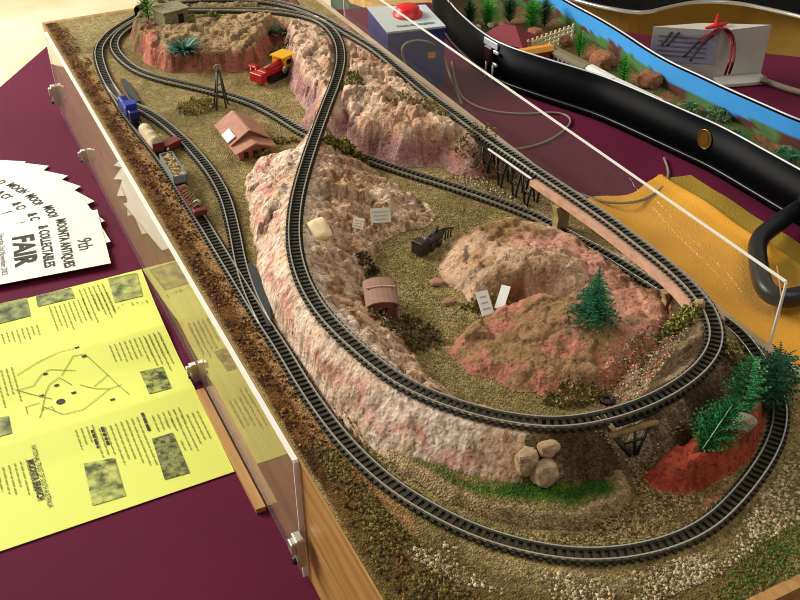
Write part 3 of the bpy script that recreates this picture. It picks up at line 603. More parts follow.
MB().sweep(d2[len(d2)//3::2] if (d2[0]-np.array((0.3355, 0.5644, 0.1639)))@(d2[0]-np.array((0.3355, 0.5644, 0.1639)))<1e-4 else d2[:len(d2)*2//3:2],[(.0087,-.0009),(.0087,-.0022),(.0105,-.0022),(.0105,-.0009)]).build('side_rail',M['persedge'],tr)
for q in (.28,.50,.72,.88):
    i=int(len(d2)*q); p=d2[i]; tt=d2[min(i+2,len(d2)-1)]-d2[i-2]; mb=MB()
    for o in (.007,-.005):
        sd=Vector((tt[1],-tt[0],0)).normalized()*o
        bent(mb,(p[0]+sd.x,p[1]+sd.y),(tt[0],tt[1]),p[2]-.0046,hgt(p[0]+sd.x,p[1]+sd.y)+.0004,.0085)
    mb.build('bent',M['iron'],tr)
tr2=thing('trestle_bridge','small black braced trestle under the end curve beside the red bank','trestle bridge')
d3=sub(elec,(0.1926, 0.141, 0.1639),(0.2561, 0.1443, 0.1639))
MB().sweep(d3[::2],[(-.0085,-.0012),(-.0085,-.003),(.0085,-.003),(.0085,-.0012)]).build('girder',M['iron'],tr2)
M['timber']=mat('weathered_timber',(150,122,78),.8,var=.25,scale=200)
q0,q1=Vector((0.1874, 0.1343, 0.1539)),Vector((0.2423, 0.1293, 0.1539))
MB().tube([q0,q0.lerp(q1,.5)+Vector((0,0,.0005)),q1],.0026,8).build('ledge_beam',M['timber'],tr2)
g0=Vector((0.209, 0.1257, 0.1279)); g0.z=hgt(g0.x,g0.y)+.0006
for (a,b) in ((.10,-.012),(.42,-.001),(.62,.003),(.92,.012)):
    top=q0.lerp(q1,a)-Vector((0,0,.0015)); MB().tube([top,g0+(q1-q0).normalized()*b*.35],.0013,6).build('brace',M['iron'],tr2)
mid=q0.lerp(q1,.5); MB().tube([mid.lerp(g0,.45)-(q1-q0)*.2,mid.lerp(g0,.45)+(q1-q0)*.2],.0011,6).build('brace',M['iron'],tr2)

# ------------------------------------------------------------------ buildings
M['brick']=mat('station_brick',(150,86,70),.8,var=.15,scale=250)
M['roofbrown']=mat('brown_roof',(172,118,92),.75,var=.12,scale=120)
M['white']=mat('white_card',(232,230,218),.6)
M['dark']=mat('dark_opening',(30,20,16),.8)
def gable(mb,w,l,h,rise,z0=0,y0=0,over=0.0):   # ridge along local Y
    a=w/2; vs=[(-a,y0-l/2,z0),(a,y0-l/2,z0),(a,y0-l/2,h),(0,y0-l/2,h+rise),(-a,y0-l/2,h)]; vs+=[(x,y0+l/2,z) for x,_,z in vs]
    mb.add(vs,[(0,1,2,3,4),(9,8,7,6,5),(0,5,6,1),(1,6,7,2),(2,7,8,3),(3,8,9,4),(4,9,5,0)])
def roof(mb,w,l,h,rise,y0=0,th=.0014):
    for s in (-1,1):
        a=(0,h+rise); b=(s*w/2,h-rise*.12); d=Vector((b[0]-a[0],0,b[1]-a[1])).normalized(); nrm=Vector((-d.z*s,0,d.x*s)); 
        pts=[Vector((a[0],0,a[1])),Vector((b[0],0,b[1]))]; vs=[]
        for yy in (y0-l/2,y0+l/2):
            for p_ in pts: vs.append(p_+Vector((0,yy,0)))
            for p_ in reversed(pts): vs.append(p_+nrm*th*(1 if nrm.z>0 else -1)+Vector((0,yy,0)))
        mb.add(vs,[(0,1,2,3),(7,6,5,4),(0,4,5,1),(1,5,6,2),(2,6,7,3),(3,7,4,0)])
sx,sy,_=(0.1286, 0.724, 0.1279)
st=thing('railway_station','small brown roofed brick station with a white board on its roof','station building',(sx,sy,B+.0008),math.radians(0))
mb=MB(); gable(mb,.034,.050,.012,.011); mb.build('wall',M['brick'],st)
mb=MB(); roof(mb,.044,.056,.0125,.0125); mb.build('roof',M['roofbrown'],st)
mb=MB(); gable(mb,.036,.018,.009,.006,y0=-.032); porch=mb.build('porch',M['brick'],st)
mb=MB(); roof(mb,.046,.024,.0095,.0075,y0=-.034); mb.build('porch_roof',M['roofbrown'],st)
mb=MB()
for x in (-.010,0,.010): mb.box((x,-.0412,.0045),(.005,.0006,.007))
mb.build('doorway',M['dark'],porch)
Rr=Matrix.Rotation(-math.atan2(.014,.022),3,'Y')
MB().box((-.0192,-.012,.0162),(.011,.021,.0012),M=Rr).build('roof_board',M['white'],st)

hx,hy,_=(0.1287, 0.3569, 0.1279)
M['hutwall']=mat('hut_boards',(160,100,76),.8,var=.12,scale=200); M['hutroof']=mat('hut_roof',(150,112,92),.7,var=.12,scale=90)
hu=thing('tin_hut','little brown hut with a curved roof beside the rock ridge','hut',(hx,hy+.013,B+.0008),math.radians(-20))
mb=MB(); w_=.024; l_=.030; prof=[(-w_/2,0),(w_/2,0),(w_/2,.015)]+[(w_/2*math.cos(a),.015+.004*math.sin(a)) for a in np.linspace(.2,math.pi-.2,7)]+[(-w_/2,.015)]
vs=[(x,-l_/2,z) for x,z in prof]+[(x,l_/2,z) for x,z in prof]; n=len(prof)
mb.add(vs,[tuple(range(n)),tuple(reversed(range(n,2*n)))]+[(i,n+i,n+(i+1)%n,(i+1)%n) for i in range(n)]); hw=mb.build('wall',M['hutwall'],hu)
mb=MB(); arc=[(.0145*math.cos(a),.0150+.0058*math.sin(a)) for a in np.linspace(-.02,math.pi+.02,11)]; arc2=[(x*.94,z-.001) for x,z in reversed(arc)]
pf=arc+arc2; n=len(pf); vs=[(x,-.0185,z) for x,z in pf]+[(x,.0185,z) for x,z in pf]
mb.add(vs,[(i,(i+1)%n,n+(i+1)%n,n+i) for i in range(n)]+[(i,n-1-i,n-2-i,i+1) for i in range(n//2-1)]+[(n+i,n+i+1,n+n-2-i,n+n-1-i) for i in range(n//2-1)],False); mb.build('roof',M['hutroof'],hu)
MB().box((.001,-.0152,.009),(.006,.0006,.005)).build('window_opening',M['dark'],hw)
for x in (-.0115,.0115): MB().box((x,-.0165,.0075),(.0018,.0018,.015)).build('post',M['hutwall'],hu)
mb=MB(); 
for k in range(9): mb.box((-.011+.0028*k,.004,.0212-abs(k-4)*.0003),(.002,.0015,.0012))
mb.build('ridge_cap',mat('ridge_cap',(196,160,132),.7),hu)

# mine headframe
M['frame']=mat('headframe_iron',(58,56,42),.6)
hfx,hfy,_=(0.1338, 0.8207, 0.1279)
hf=thing('mine_headframe','thin dark winding tower of sloping poles behind the station','headframe',(hfx,hfy,B+.0005))
apex=Vector((.006,.012,.042))
for a in ((-.006,-.006,0),(.006,-.006,0),(-.004,.010,0),(.012,.006,0)):
    MB().tube([a,apex+Vector((a[0]*.15,a[1]*.15,0))],.0011,6).build('leg',M['frame'],hf)
for z in (.014,.026):
    k=z/.042; pts=[Vector(a)*(1-k)+apex*k for a in ((-.006,-.006,0),(.006,-.006,0),(.012,.006,0),(-.004,.010,0))]
    MB().tube(pts+[pts[0]],.0007,5).build('cross_brace',M['frame'],hf)
mb=MB(); c=apex+Vector((0,0,.002)); ring=[c+Vector((.004*math.cos(a),0,.004*math.sin(a))) for a in np.linspace(0,2*math.pi,17)]; mb.tube(ring,.0008,5)
for a in (0,math.pi/3,2*math.pi/3): mb.tube([c-Vector((.004*math.cos(a),0,.004*math.sin(a))),c+Vector((.004*math.cos(a),0,.004*math.sin(a)))],.0004,4)
mb.build('winding_wheel',mat('pale_wheel',(150,140,110),.6),hf)

# ruined stone building on the red hill
M['stone']=mat('grey_green_stone',(128,122,88),.9,var=.25,scale=220,bump=.5)
gx_,gy_,_=(0.1465, 1.053, 0.1559)
rb=thing('stone_ruin','small grey green stone engine house by the tunnel mouth','stone building',(gx_,gy_,hgt(gx_,gy_)+.0004),.25)
rw=MB().box((0,0,.011),(.036,.030,.022)).build('wall',M['stone'],rb)
MB().box((0,0,.0225),(.040,.034,.002)).build('parapet',M['stone'],rb)
MB().box((.006,-.0152,.011),(.008,.0006,.012)).build('doorway',M['dark'],rw)
# tunnel mouth : dark portal with hood
tp=thing('tunnel_portal','black tunnel mouth swallowing both curved tracks beneath the red hill','tunnel portal',(0,0,0))
tx,ty,_=(0.1321, 1.1421, 0.1279)
mb=MB(); ang=math.radians(28); R_=Matrix.Rotation(ang,3,'Z')
prof=[(-.024,0),(-.024,.013),(-.018,.019),(0,.021),(.018,.019),(.024,.013),(.024,0)]
for sgn,dep in ((1,.04),):
    vs=[R_@Vector((0,x,z))+Vector((tx,ty,B+.0012)) for x,z in prof]+[R_@Vector((dep,x,z))+Vector((tx,ty,B+.0012)) for x,z in prof]
    n=len(prof); mb.add(vs,[(i,i+1,n+i+1,n+i) for i in range(n-1)]+[tuple(range(n,2*n))])
mb.build('tunnel_lining',M['dark'],tp)
# ------------------------------------------------------------------ rolling stock
def on_track(c,p,dz=.0040):
    i=int(np.argmin(np.hypot(c[:,0]-p[0],c[:,1]-p[1]))); i=min(max(i,3),len(c)-4); t=c[i-3]-c[i+3]
    return (float(c[i][0]),float(c[i][1]),float(c[i][2])+dz), math.atan2(t[1],t[0])-math.pi/2
M['blue']=mat('blue_engine',(34,52,160),.35,spec=.6); M['bluedark']=mat('blue_trim',(20,30,96),.4)
M['maroonrail']=mat('wagon_red_brown',(104,34,26),.5); M['greywag']=mat('wagon_grey',(126,132,130),.55)
M['tarp']=mat('cream_tarpaulin',(196,178,138),.85,var=.22,scale=180,bump=.6); M['stoneload']=mat('stone_load',(186,160,112),.85,var=.4,scale=500)
M['wheel']=mat('wheel_black',(24,22,20),.45)
def bogies(t,L,n=4):
    for y in np.linspace(-L*.34,L*.34,n//2):
        for s in (-1,1):
            MB().lathe((s*.0046,y,.0024),[(.0004,-.0008),(.0024,-.0008),(.0027,0),(.0024,.0008),(.0004,.0008)],12,M=Matrix.Rotation(math.pi/2,3,'Y')).build('wheel',M['wheel'],t)
def rake(name,label,cat,p): 
    l,a=on_track(lowc,p); return thing(name,label,cat,l,a,None)
GR='goods train on the low line'
t=rake('locomotive','blue toy diesel engine at the head of the goods train','locomotive',(0.0325, 0.837, 0.1399)); t['group']=GR
bogies(t,.05,6)
MB().box((0,0,.0042),(.0125,.052,.0024)).build('chassis',M['wheel'],t)
MB().box((0,.011,.0108),(.0105,.028,.0108),bev=.0012).build('bonnet',M['blue'],t)
cab=MB().box((0,-.0085,.0125),(.0130,.0120,.0144),bev=.0012).build('cab',M['blue'],t)
MB().box((0,-.0195,.0105),(.0105,.0105,.0100),bev=.001).build('rear_bonnet',M['bluedark'],t)
MB().box((0,-.0085,.0202),(.0136,.0130,.0012)).build('cab_roof',M['blue'],t)
for s in (-1,1): MB().box((s*.0066,-.0085,.0158),(.0003,.0075,.004)).build('window',mat('cab_glass',(120,140,170),.2),cab)
mb=MB()
for y in np.linspace(.002,.020,5): mb.box((0,y,.0164),(.006,.0022,.0008))
mb.build('roof_vent',M['bluedark'],t)
t=rake('covered_wagon','goods wagon heaped under a cream tarpaulin behind the blue engine','wagon',(0.0332, 0.7582, 0.1379)); t['group']=GR
bogies(t,.056); MB().box((0,0,.0045),(.0125,.058,.0025)).build('chassis',M['maroonrail'],t)
MB().box((0,-.0285,.0085),(.0125,.0012,.008)).build('end_board',M['maroonrail'],t)
mb=MB(); vs=[];nu,nv=17,9
for i in range(nu):
    for j in range(nv):
        y=-.027+.054*i/(nu-1); a=math.pi*j/(nv-1); e=min(1,(1-abs(2*i/(nu-1)-1))*5)**.5; lump=1+.16*math.sin(i*1.25)*math.sin(a)
        vs.append((.0066*math.cos(a)*(.8+.2*e),y,.0056+(.0108*math.sin(a)**.7*lump*e if math.sin(a)>1e-6 else 0)))
mb.add(vs,[(i*nv+j,i*nv+j+1,(i+1)*nv+j+1,(i+1)*nv+j) for i in range(nu-1) for j in range(nv-1)],True); mb.build('tarpaulin',M['tarp'],t)
bx,by,_=(0.0524, 0.7437, 0.1279)
t=thing('brake_van','low dark red wagon body standing beside the train','wagon',(bx,by,B+.0006),math.radians(-62),None)
MB().box((0,0,.004),(.012,.022,.008),bev=.0006).build('body',M['maroonrail'],t)
MB().box((0,0,.0084),(.0126,.0228,.001)).build('roof',mat('van_roof',(122,48,36),.5),t)
MB().box((.0066,-.010,.0055),(.0006,.003,.003)).build('lamp',M['white'],t)
t=rake('open_wagon','grey open wagon loaded with pale stones between the other wagons','wagon',(0.0335, 0.6733, 0.1379)); t['group']=GR
bogies(t,.056); MB().box((0,0,.0045),(.0120,.056,.002)).build('chassis',M['wheel'],t)
mb=MB()
for s in (-1,1): mb.box((s*.0066,0,.0095),(.0010,.056,.009)); mb.box((0,s*.0275,.0095),(.0142,.001,.009))
mb.box((0,0,.0058),(.0132,.055,.0008)); mb.build('body',M['greywag'],t)
mb=MB()
for k in range(70):
    x,y=random.uniform(-.0055,.0055),random.uniform(-.026,.026); s=random.uniform(.0012,.0024); z=.0118+random.uniform(0,.0016)*(1-abs(x)/.006)
    R3=Matrix.Rotation(random.random()*6,3,Vector((random.random()-.5,random.random()-.5,random.random()))); mb.box((x,y,z),(s,s*1.3,s),M=R3)
mb.box((0,0,.0090),(.0126,.054,.004)); o=mb.build('stone_load',M['stoneload'],t)
t=rake('flat_wagon','dark red flat wagon with twisted scrap load at the end of the train','wagon',(0.0326, 0.6082, 0.1349)); t['group']=GR
bogies(t,.06); MB().box((0,0,.0045),(.0120,.064,.0022)).build('chassis',M['maroonrail'],t)
MB().box((0,-.030,.0072),(.0128,.006,.005),bev=.0006).build('end_board',M['maroonrail'],t)
mb=MB()
for k in range(9):
    y=.026-.0055*k; mb.tube([(-.004+random.uniform(-.002,.002),y,.006),(random.uniform(-.002,.002),y-.004,.010+random.uniform(0,.003)),(.005,y-.006,.006)],.0008,5)
mb.build('scrap_load',mat('olive_scrap',(128,116,60),.6),t)
MB().lathe((.002,-.014,.006),[(.001,0),(.0035,.0008),(.0038,.003),(.0025,.0046),(.0005,.005)],12).build('drum',mat('pale_drum',(170,168,140),.5),t)

# tipped red and yellow excavator
ex,ey,_=(0.2223, 0.8747, 0.1279)
M['red']=mat('red_paint',(178,30,28),.35); M['yellow']=mat('yellow_paint',(226,168,20),.4)
t=thing('excavator','red machine with a yellow cab end parked below the red hill','excavator',(ex,ey,hgt(ex,ey)+.0008),math.radians(-64))
# local Y runs from the red jib end to the yellow end
for s in (-1,1):
    mb=MB(); pr=[(-.017,.002),(-.014,0),(.014,0),(.017,.002),(.017,.0055),(.014,.0075),(-.014,.0075),(-.017,.0055)]; n=8
    vs=[(s*.0085-.0028,y,z) for y,z in pr]+[(s*.0085+.0028,y,z) for y,z in pr]
    mb.add(vs,[tuple(range(n)),tuple(reversed(range(n,2*n)))]+[(i,n+i,n+(i+1)%n,(i+1)%n) for i in range(n)]); mb.build('crawler_track',M['wheel'],t)
MB().box((0,-.004,.0115),(.014,.036,.008),bev=.0012).build('body',M['red'],t)
MB().tube([(.003,-.018,.016),(.003,.014,.019)],.0035,10).build('boiler',M['red'],t)
xc=MB().box((0,.020,.0165),(.021,.020,.014),bev=.002).build('cab',M['yellow'],t)
MB().box((-.001,.0195,.0242),(.0225,.024,.0016)).build('cab_roof',M['yellow'],t)
MB().box((.0106,.018,.018),(.0004,.009,.006)).build('window',M['dark'],xc)
MB().box((-.001,-.026,.009),(.019,.010,.012),bev=.001).build('front_frame',M['red'],t)
for s in (-1,1): MB().tube([(s*.005-.008,-.026,.012),(s*.004-.019,-.016,.015),(s*.003-.030,-.005,.006)],.0013,6).build('jib',M['red'],t)
MB().box((-.032,-.002,.0052),(.012,.008,.008),bev=.0015).build('bucket',M['red'],t)
MB().lathe((.0105,.010,.010),[(.0005,-.001),(.005,-.001),(.005,.001),(.0005,.001)],14,M=Matrix.Rotation(math.pi/2,3,'Y')).build('wheel',M['steel'],t)

# black derelict engine
wx,wy,_=(0.2142, 0.4382, 0.1279)
t=thing('scrap_engine','black derelict steam engine lying on the valley floor beside the brown hill','scrap engine',(wx,wy,hgt(wx,wy)+.0006),math.radians(-68))
M['scrap']=mat('rusty_black',(30,30,32),.45,c2=(62,44,38),scale=200)
MB().tube([(0,-.013,.008),(0,.010,.0085)],.0048,12).build('boiler',M['scrap'],t)
MB().box((0,-.018,.0085),(.012,.009,.014),bev=.0008).build('cab',M['scrap'],t)
MB().lathe((0,.007,.012),[(.0014,0),(.0012,.004),(.0018,.006)],10).build('chimney',M['scrap'],t)
MB().lathe((0,-.003,.012),[(.0020,0),(.0018,.002),(.0008,.003)],10).build('dome',M['scrap'],t)
for s in (-1,1):
    for y in (-.014,-.005,.004): MB().lathe((s*.0052,y,.004),[(.0005,-.0007),(.0038,-.0007),(.0038,.0007),(.0005,.0007)],12,M=Matrix.Rotation(math.pi/2,3,'Y')).build('wheel',M['scrap'],t)
for k in range(3):
    y=.013+.004*k; MB().tube([(-.004,y,.002),(-.003,y+.001,.010),(.004,y+.002,.011),(.004,y+.001,.002)],.0008,5).build('bent_frame',M['scrap'],t)
MB().tube([(-.004,.010,.010),(.001,.018,.012),(.004,.026,.010)],.001,5).build('bent_frame',M['scrap'],t)

# ------------------------------------------------------------------ signs
def sign(name,label,p,w,h,ph,tilt,rz,col=(222,214,190),lines=True,nopost=False):
    x,y,_=p; z=hgt(x,y); t=thing(name,label,'sign',(x,y,z-.0005),rz)
    R_=Matrix.Rotation(tilt,3,'X')
    bo=MB().box((0,0,ph+h/2),(w,.0007,h),M=Matrix.Rotation(tilt,3,'X')).build('board',mat('sign_card',col,.6),t)
    if lines:
        mb=MB()
        for k in range(3): mb.box(tuple(Vector((0,0,ph+h/2))+R_@Vector((random.uniform(-.0004,.0004),-.0005,h*(.25-.25*k)))),(w*random.uniform(.5,.75),.0003,h*.07),M=R_)
        mb.build('lettering',mat('faint_print',(190,186,170),.8),bo)
    if not nopost: MB().tube([(0,.0008,0),(0,.0008,ph+h*.5)],.0008,6).build('post',mat('sign_post',(196,150,100),.7),t)
    return t
fz=math.radians(-26)
sign('notice_board','cream notice board on a post in front of the rock spur',(0.18, 0.4772, 0.1279),.019,.014,.009,-.7,fz+.1,(222,220,198))
sign('notice_board','small pale notice low against the rock ridge above the hut',(0.1569, 0.4769, 0.1279),.011,.010,.003,-.7,fz-.35,(220,206,178))
a=sign('white_sign','white sign with grey lines standing by the brown hill foot, square faced',(0.2045, 0.3259, 0.1419),.011,.021,.001,-.85,fz+.35,(250,249,244))
a=sign('white_sign','narrow blank white sign leaning on the brown hill beside its wider twin',(0.2194, 0.322, 0.1489),.008,.021,.003,-.85,fz-.45,(250,249,244),False)

# ------------------------------------------------------------------ plants and rocks
def col_mesh(name,vs,fs,cs,m,parent=None,smooth=False):
    me=bpy.data.meshes.new(name); me.from_pydata(vs,[],fs); at=me.color_attributes.new('Col','FLOAT_COLOR','POINT')
    at.data.foreach_set('color',np.c_[np.array(cs),np.ones(len(cs))].astype(np.float32).ravel()); me.materials.append(m)
    if smooth: me.polygons.foreach_set('use_smooth',[True]*len(me.polygons))
    me.update(); return link(bpy.data.objects.new(name,me),parent)
def bush(label,p,rx,ry,rz,n,cols,name='scrub_bush',cat='bush',leaf=.0022,rot=0,lift=0,group=None):
    x0,y0,_=p; vs=[];fs=[];cs=[]; cl=[np.array(lin(c)) for c in cols]; ca,sa=math.cos(rot),math.sin(rot)
    z0=hgt(x0,y0)
    for i in range(n):
        while True:
            a=np.array([random.uniform(-1,1),random.uniform(-1,1),random.uniform(0,1)])
            if .25<np.dot(a,a)<1.05: break
        lx,ly=a[0]*rx,a[1]*ry; x=lx*ca-ly*sa; y=lx*sa+ly*ca; gz=hgt(x0+x,y0+y)-z0
        z=gz+max(.0008,a[2]*rz*(.6+.8*mnoise.noise(Vector((x*90,y*90,3.3+x0*50)))+.25))+lift; c=Vector((x,y,z))
        d=Vector((random.gauss(0,1),random.gauss(0,1),random.gauss(.3,1))).normalized(); e=d.orthogonal().normalized(); s=leaf*random.uniform(.5,1.4)
        b=len(vs); vs+=[tuple(c-e*s*.45),tuple(c+d*s),tuple(c+e*s*.45),tuple(c-d*s*.7+e.cross(d)*s*.5)]
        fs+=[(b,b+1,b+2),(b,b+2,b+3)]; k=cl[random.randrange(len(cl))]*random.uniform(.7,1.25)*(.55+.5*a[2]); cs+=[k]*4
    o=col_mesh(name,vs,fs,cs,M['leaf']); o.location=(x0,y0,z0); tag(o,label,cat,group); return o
YG=[(150,140,40),(120,116,36),(176,156,50),(98,92,34),(84,70,30)]
bush('yellow green scrub heap between the winding tower and passing loop',(0.1095, 0.833, 0.1279),.026,.020,.012,420,YG+[(190,150,60)])
bush('tiny yellow green bush against the brick station porch',(0.1369, 0.6796, 0.1279),.008,.008,.008,120,YG)
bush('olive tuft on the tip of the rock ridge beside the low line',(0.1682, 0.7038, 0.1279),.018,.006,.008,160,YG,rot=-.3)
bush('spiky olive yellow bush behind the track crossing on the rock spur',(0.2061, 0.6161, 0.1399),.024,.012,.014,520,YG+[(110,96,30)],leaf=.004,rot=-.4)
bush('low green scrub beside the raised track on the mauve hillside',(0.2653, 0.7326, 0.1639),.014,.018,.008,320,[(110,116,50),(90,96,40),(140,130,60)])
bush('brown green scrub clinging to the far end of the mauve hillside',(0.3395, 0.5437, 0.1339),.040,.018,.018,560,[(128,112,50),(104,90,40),(90,100,40),(150,110,60)],rot=-.7)
bush('dark brown scrub spilling down in front of the hut',(0.1321, 0.3318, 0.1279),.022,.034,.009,620,[(92,76,34),(70,56,24),(112,92,44)],rot=.5)
bush('dark tuft on the slope just above the hut',(0.1442, 0.4294, 0.1339),.010,.012,.008,180,[(84,66,32),(60,46,22)])
bush('bright yellow green bush inside the end curve by the viaduct',(0.3206, 0.2148, 0.1499),.017,.011,.010,480,[(140,140,46),(120,124,40),(168,160,60),(98,100,34)],rot=-.4)
bush('thin olive scrub between the two white signs and pink mound',(0.2136, 0.3316, 0.1279),.026,.010,.007,260,YG,rot=-.4)
bush('small grey green tuft on the crest of the mauve hillside',(0.309, 0.6335, 0.1659),.055,.010,.007,620,[(150,136,70),(120,110,58),(176,150,92)],rot=-.9)
bush('low ochre scrub at the foot of the pink mound near the end curve',(0.211, 0.2011, 0.1279),.026,.012,.009,380,[(130,120,40),(150,116,60),(96,88,36)],rot=-.3)
bush('yellow scrub behind the excavator under the mauve rock',(0.2567, 0.9431, 0.1479),.016,.014,.010,260,YG)
bush('green tuft on the flat top of the red hill',(0.1952, 1.039, 0.1579),.016,.007,.006,160,[(96,120,40),(130,130,50)])
bush('ochre bush at the edge of the red bank behind the tallest conifer',(0.3278, 0.1564, 0.1429),.016,.014,.016,300,[(150,140,50),(120,112,44),(90,80,36)])

def frond(vs,fs,cs,root,d,L,W,droop,cols,nseg=7):
    """a drooping conifer branch: rib with needle blades on both sides"""
    d=d.normalized(); side=d.cross(Vector((0,0,1)))
    if side.length<1e-3: side=Vector((1,0,0))
    side.normalize(); p=root.copy(); prev=p
    for k in range(nseg):
        t=k/(nseg-1); pos=root+d*L*t+Vector((0,0,-droop*L*t*t)); wd=W*(1-t*.75)*random.uniform(.8,1.2)
        for s in (-1,1):
            tip=pos+(side*s*.85+d*.7).normalized()*wd+Vector((0,0,random.uniform(-.25,.25)*wd))
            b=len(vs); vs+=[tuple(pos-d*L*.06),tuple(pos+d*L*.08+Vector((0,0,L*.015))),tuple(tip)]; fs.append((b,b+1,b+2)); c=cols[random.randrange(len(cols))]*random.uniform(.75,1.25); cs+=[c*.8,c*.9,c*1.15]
    b=len(vs); e=root+d*L+Vector((0,0,-droop*L)); vs+=[tuple(root-side*W*.12),tuple(root+side*W*.12),tuple(e)]; fs.append((b,b+1,b+2)); cs+=[cols[0]*.7]*3
M['bark']=mat('bark_brown',(70,50,30),.8)
def conifer(label,p,h,r,cols,tiers=11,per=11,shape='cone',lean=(0,0),name='pine_tree',droop=.45,up=.1,z=None,dens=1.0):
    x0,y0,_=p; z0=hgt(x0,y0) if z is None else z
    t=thing(name,label,'tree',(x0,y0,z0-.0004)); cl=[np.array(lin(c)) for c in cols]
    ax=Vector((lean[0],lean[1],1)).normalized(); pts=[ax*h*k/5 for k in range(6)]
    MB().tube(pts,[h*.028*(1-.16*k) for k in range(6)],7).build('trunk',M['bark'],t)
    vs=[];fs=[];cs=[]
    for k in range(tiers):
        u=k/(tiers-1); zz=h*(.08+.90*u)
        rr={'cone':r*(1-u)**.9+r*.06,'column':r*(.75+.4*math.sin(math.pi*min(1,u*1.05)))*(1-.55*u**3),'blob':r*(.55+.6*math.sin(math.pi*(.12+.8*u)))}[shape]
        m_=max(4,int(per*(.5+.5*(1-u)))) if shape=='cone' else per
        for j in range(m_):
            a=2*math.pi*(j+.5*(k%2))/m_+random.uniform(-.2,.2); d=Vector((math.cos(a),math.sin(a),up+random.uniform(-.12,.2)))
            frond(vs,fs,cs,ax*zz,d,rr*random.uniform(.8,1.12),rr*.30+h*.022,droop,cl,7)
    for j in range(5): frond(vs,fs,cs,ax*h*.93,Vector((math.cos(j*1.26)*.35,math.sin(j*1.26)*.35,1)),h*.09,h*.02,0,cl,4)
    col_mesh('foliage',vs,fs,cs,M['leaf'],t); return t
GRN=[(44,116,72),(34,98,66),(60,136,80),(50,122,98),(28,76,48)]
conifer('neat blue green pine tree on the pink mound',(0.2628, 0.2545, 0.1499),.050,.023,GRN,12,13)
DG=[(36,116,50),(60,150,76),(26,84,40),(80,160,100)]
conifer('upright feathery green conifer, the middle one on the red bank',(0.2888, 0.1144, 0.1479),.058,.0145,DG,11,9,'column',name='conifer_tree',droop=-.15,up=.35)
conifer('dark bushy conifer beside the perspex corner above the end curve',(0.3354, 0.1254, 0.1399),.048,.019,[(14,62,40),(20,80,50),(10,44,28),(30,96,70)],9,9,'blob',name='conifer_tree',droop=.0,up=.2,lean=(-.02,.05))
# leaning flat fern-like conifer
x0,y0,_=(0.2401, 0.0972, 0.1459); z0=hgt(x0,y0)
t=thing('conifer_tree','leaning fern shaped green conifer with a pale midrib on the red bank','tree',(x0,y0,z0-.0004))
tip=Vector((0.2719, 0.1068, 0.1739))-Vector((x0,y0,z0)); ax=tip.normalized(); vs=[];fs=[];cs=[]; cl=[np.array(lin(c)) for c in DG]
for k in range(16):
    u=k/15; rr=.020*(.6+.5*math.sin(math.pi*min(1,u+.12)))*(1-.35*u)
    for j in range(6):
        a=j*math.pi/3+k*.3; o=ax.orthogonal().normalized(); q=ax.cross(o); d=(o*math.cos(a)+q*math.sin(a))+ax*.55
        frond(vs,fs,cs,tip*(.05+.92*u),d,rr*random.uniform(.8,1.1),.006,.05,cl,6)
col_mesh('foliage',vs,fs,cs,M['leaf'],t)
MB().tube([tip*0,tip*.5,tip],[.0016,.0012,.0006],6).build('trunk',M['bark'],t)
cv=Vector((CAM['loc'][0]-x0,CAM['loc'][1]-y0,CAM['loc'][2]-z0)).normalized()
off=cv*.013
MB().tube([tip*.06+off*.9,tip*.3+off,tip*.6+off*.9,tip*.95+off*.3],.00035,5).build('pale_midrib',mat('pale_midrib',(150,190,150),.5),t)
# yucca like plants at the back
def spiky(label,p,n,L,cols,name='spiky_plant',up=.5,z=None):
    x0,y0,_=p; z0=hgt(x0,y0) if z is None else z; vs=[];fs=[];cs=[]; cl=[np.array(lin(c)) for c in cols]
    for i in range(n):
        a=random.uniform(0,6.283); d=Vector((math.cos(a),math.sin(a),random.uniform(up*.3,up*2.2))).normalized(); s=d.cross(Vector((0,0,1))).normalized()*L*.05; l=L*random.uniform(.7,1.1)
        b=len(vs); m_=d*l*.5; e=d*l+Vector((0,0,-l*.12)); vs+=[tuple(-s),tuple(s),tuple(m_+s*.9),tuple(m_-s*.9),tuple(e)]; fs+=[(b,b+1,b+2,b+3),(b+3,b+2,b+4)]
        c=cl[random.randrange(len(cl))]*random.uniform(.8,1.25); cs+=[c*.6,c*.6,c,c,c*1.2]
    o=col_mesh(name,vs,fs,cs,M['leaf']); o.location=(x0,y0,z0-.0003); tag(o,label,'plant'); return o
spiky('large blue green spiky plant on the front brow of the red hill',(0.1343, 0.9574, 0.1539),130,.030,[(70,112,92),(90,136,112),(50,86,70)])
for (px,py,hz,lb) in ((270,19,.035,'small spiky green plant near the raised tracks on the red hill'),(285,20,.035,'second spiky plant beside the pale rocks by the raised tracks')):
    spiky(lb,{0:(0.2561, 0.9828, 0.1619),1:(0.2775, 0.976, 0.1619)}[0 if px==270 else 1],44,.022,[(64,110,84),(90,130,100)])
conifer('bright light green bush tree over the tunnel mouth',(0.1204, 1.0744, 0.1519),.034,.016,[(90,150,40),(120,176,60),(66,120,30)],8,8,'column',name='leafy_tree',droop=-.1,up=.5)

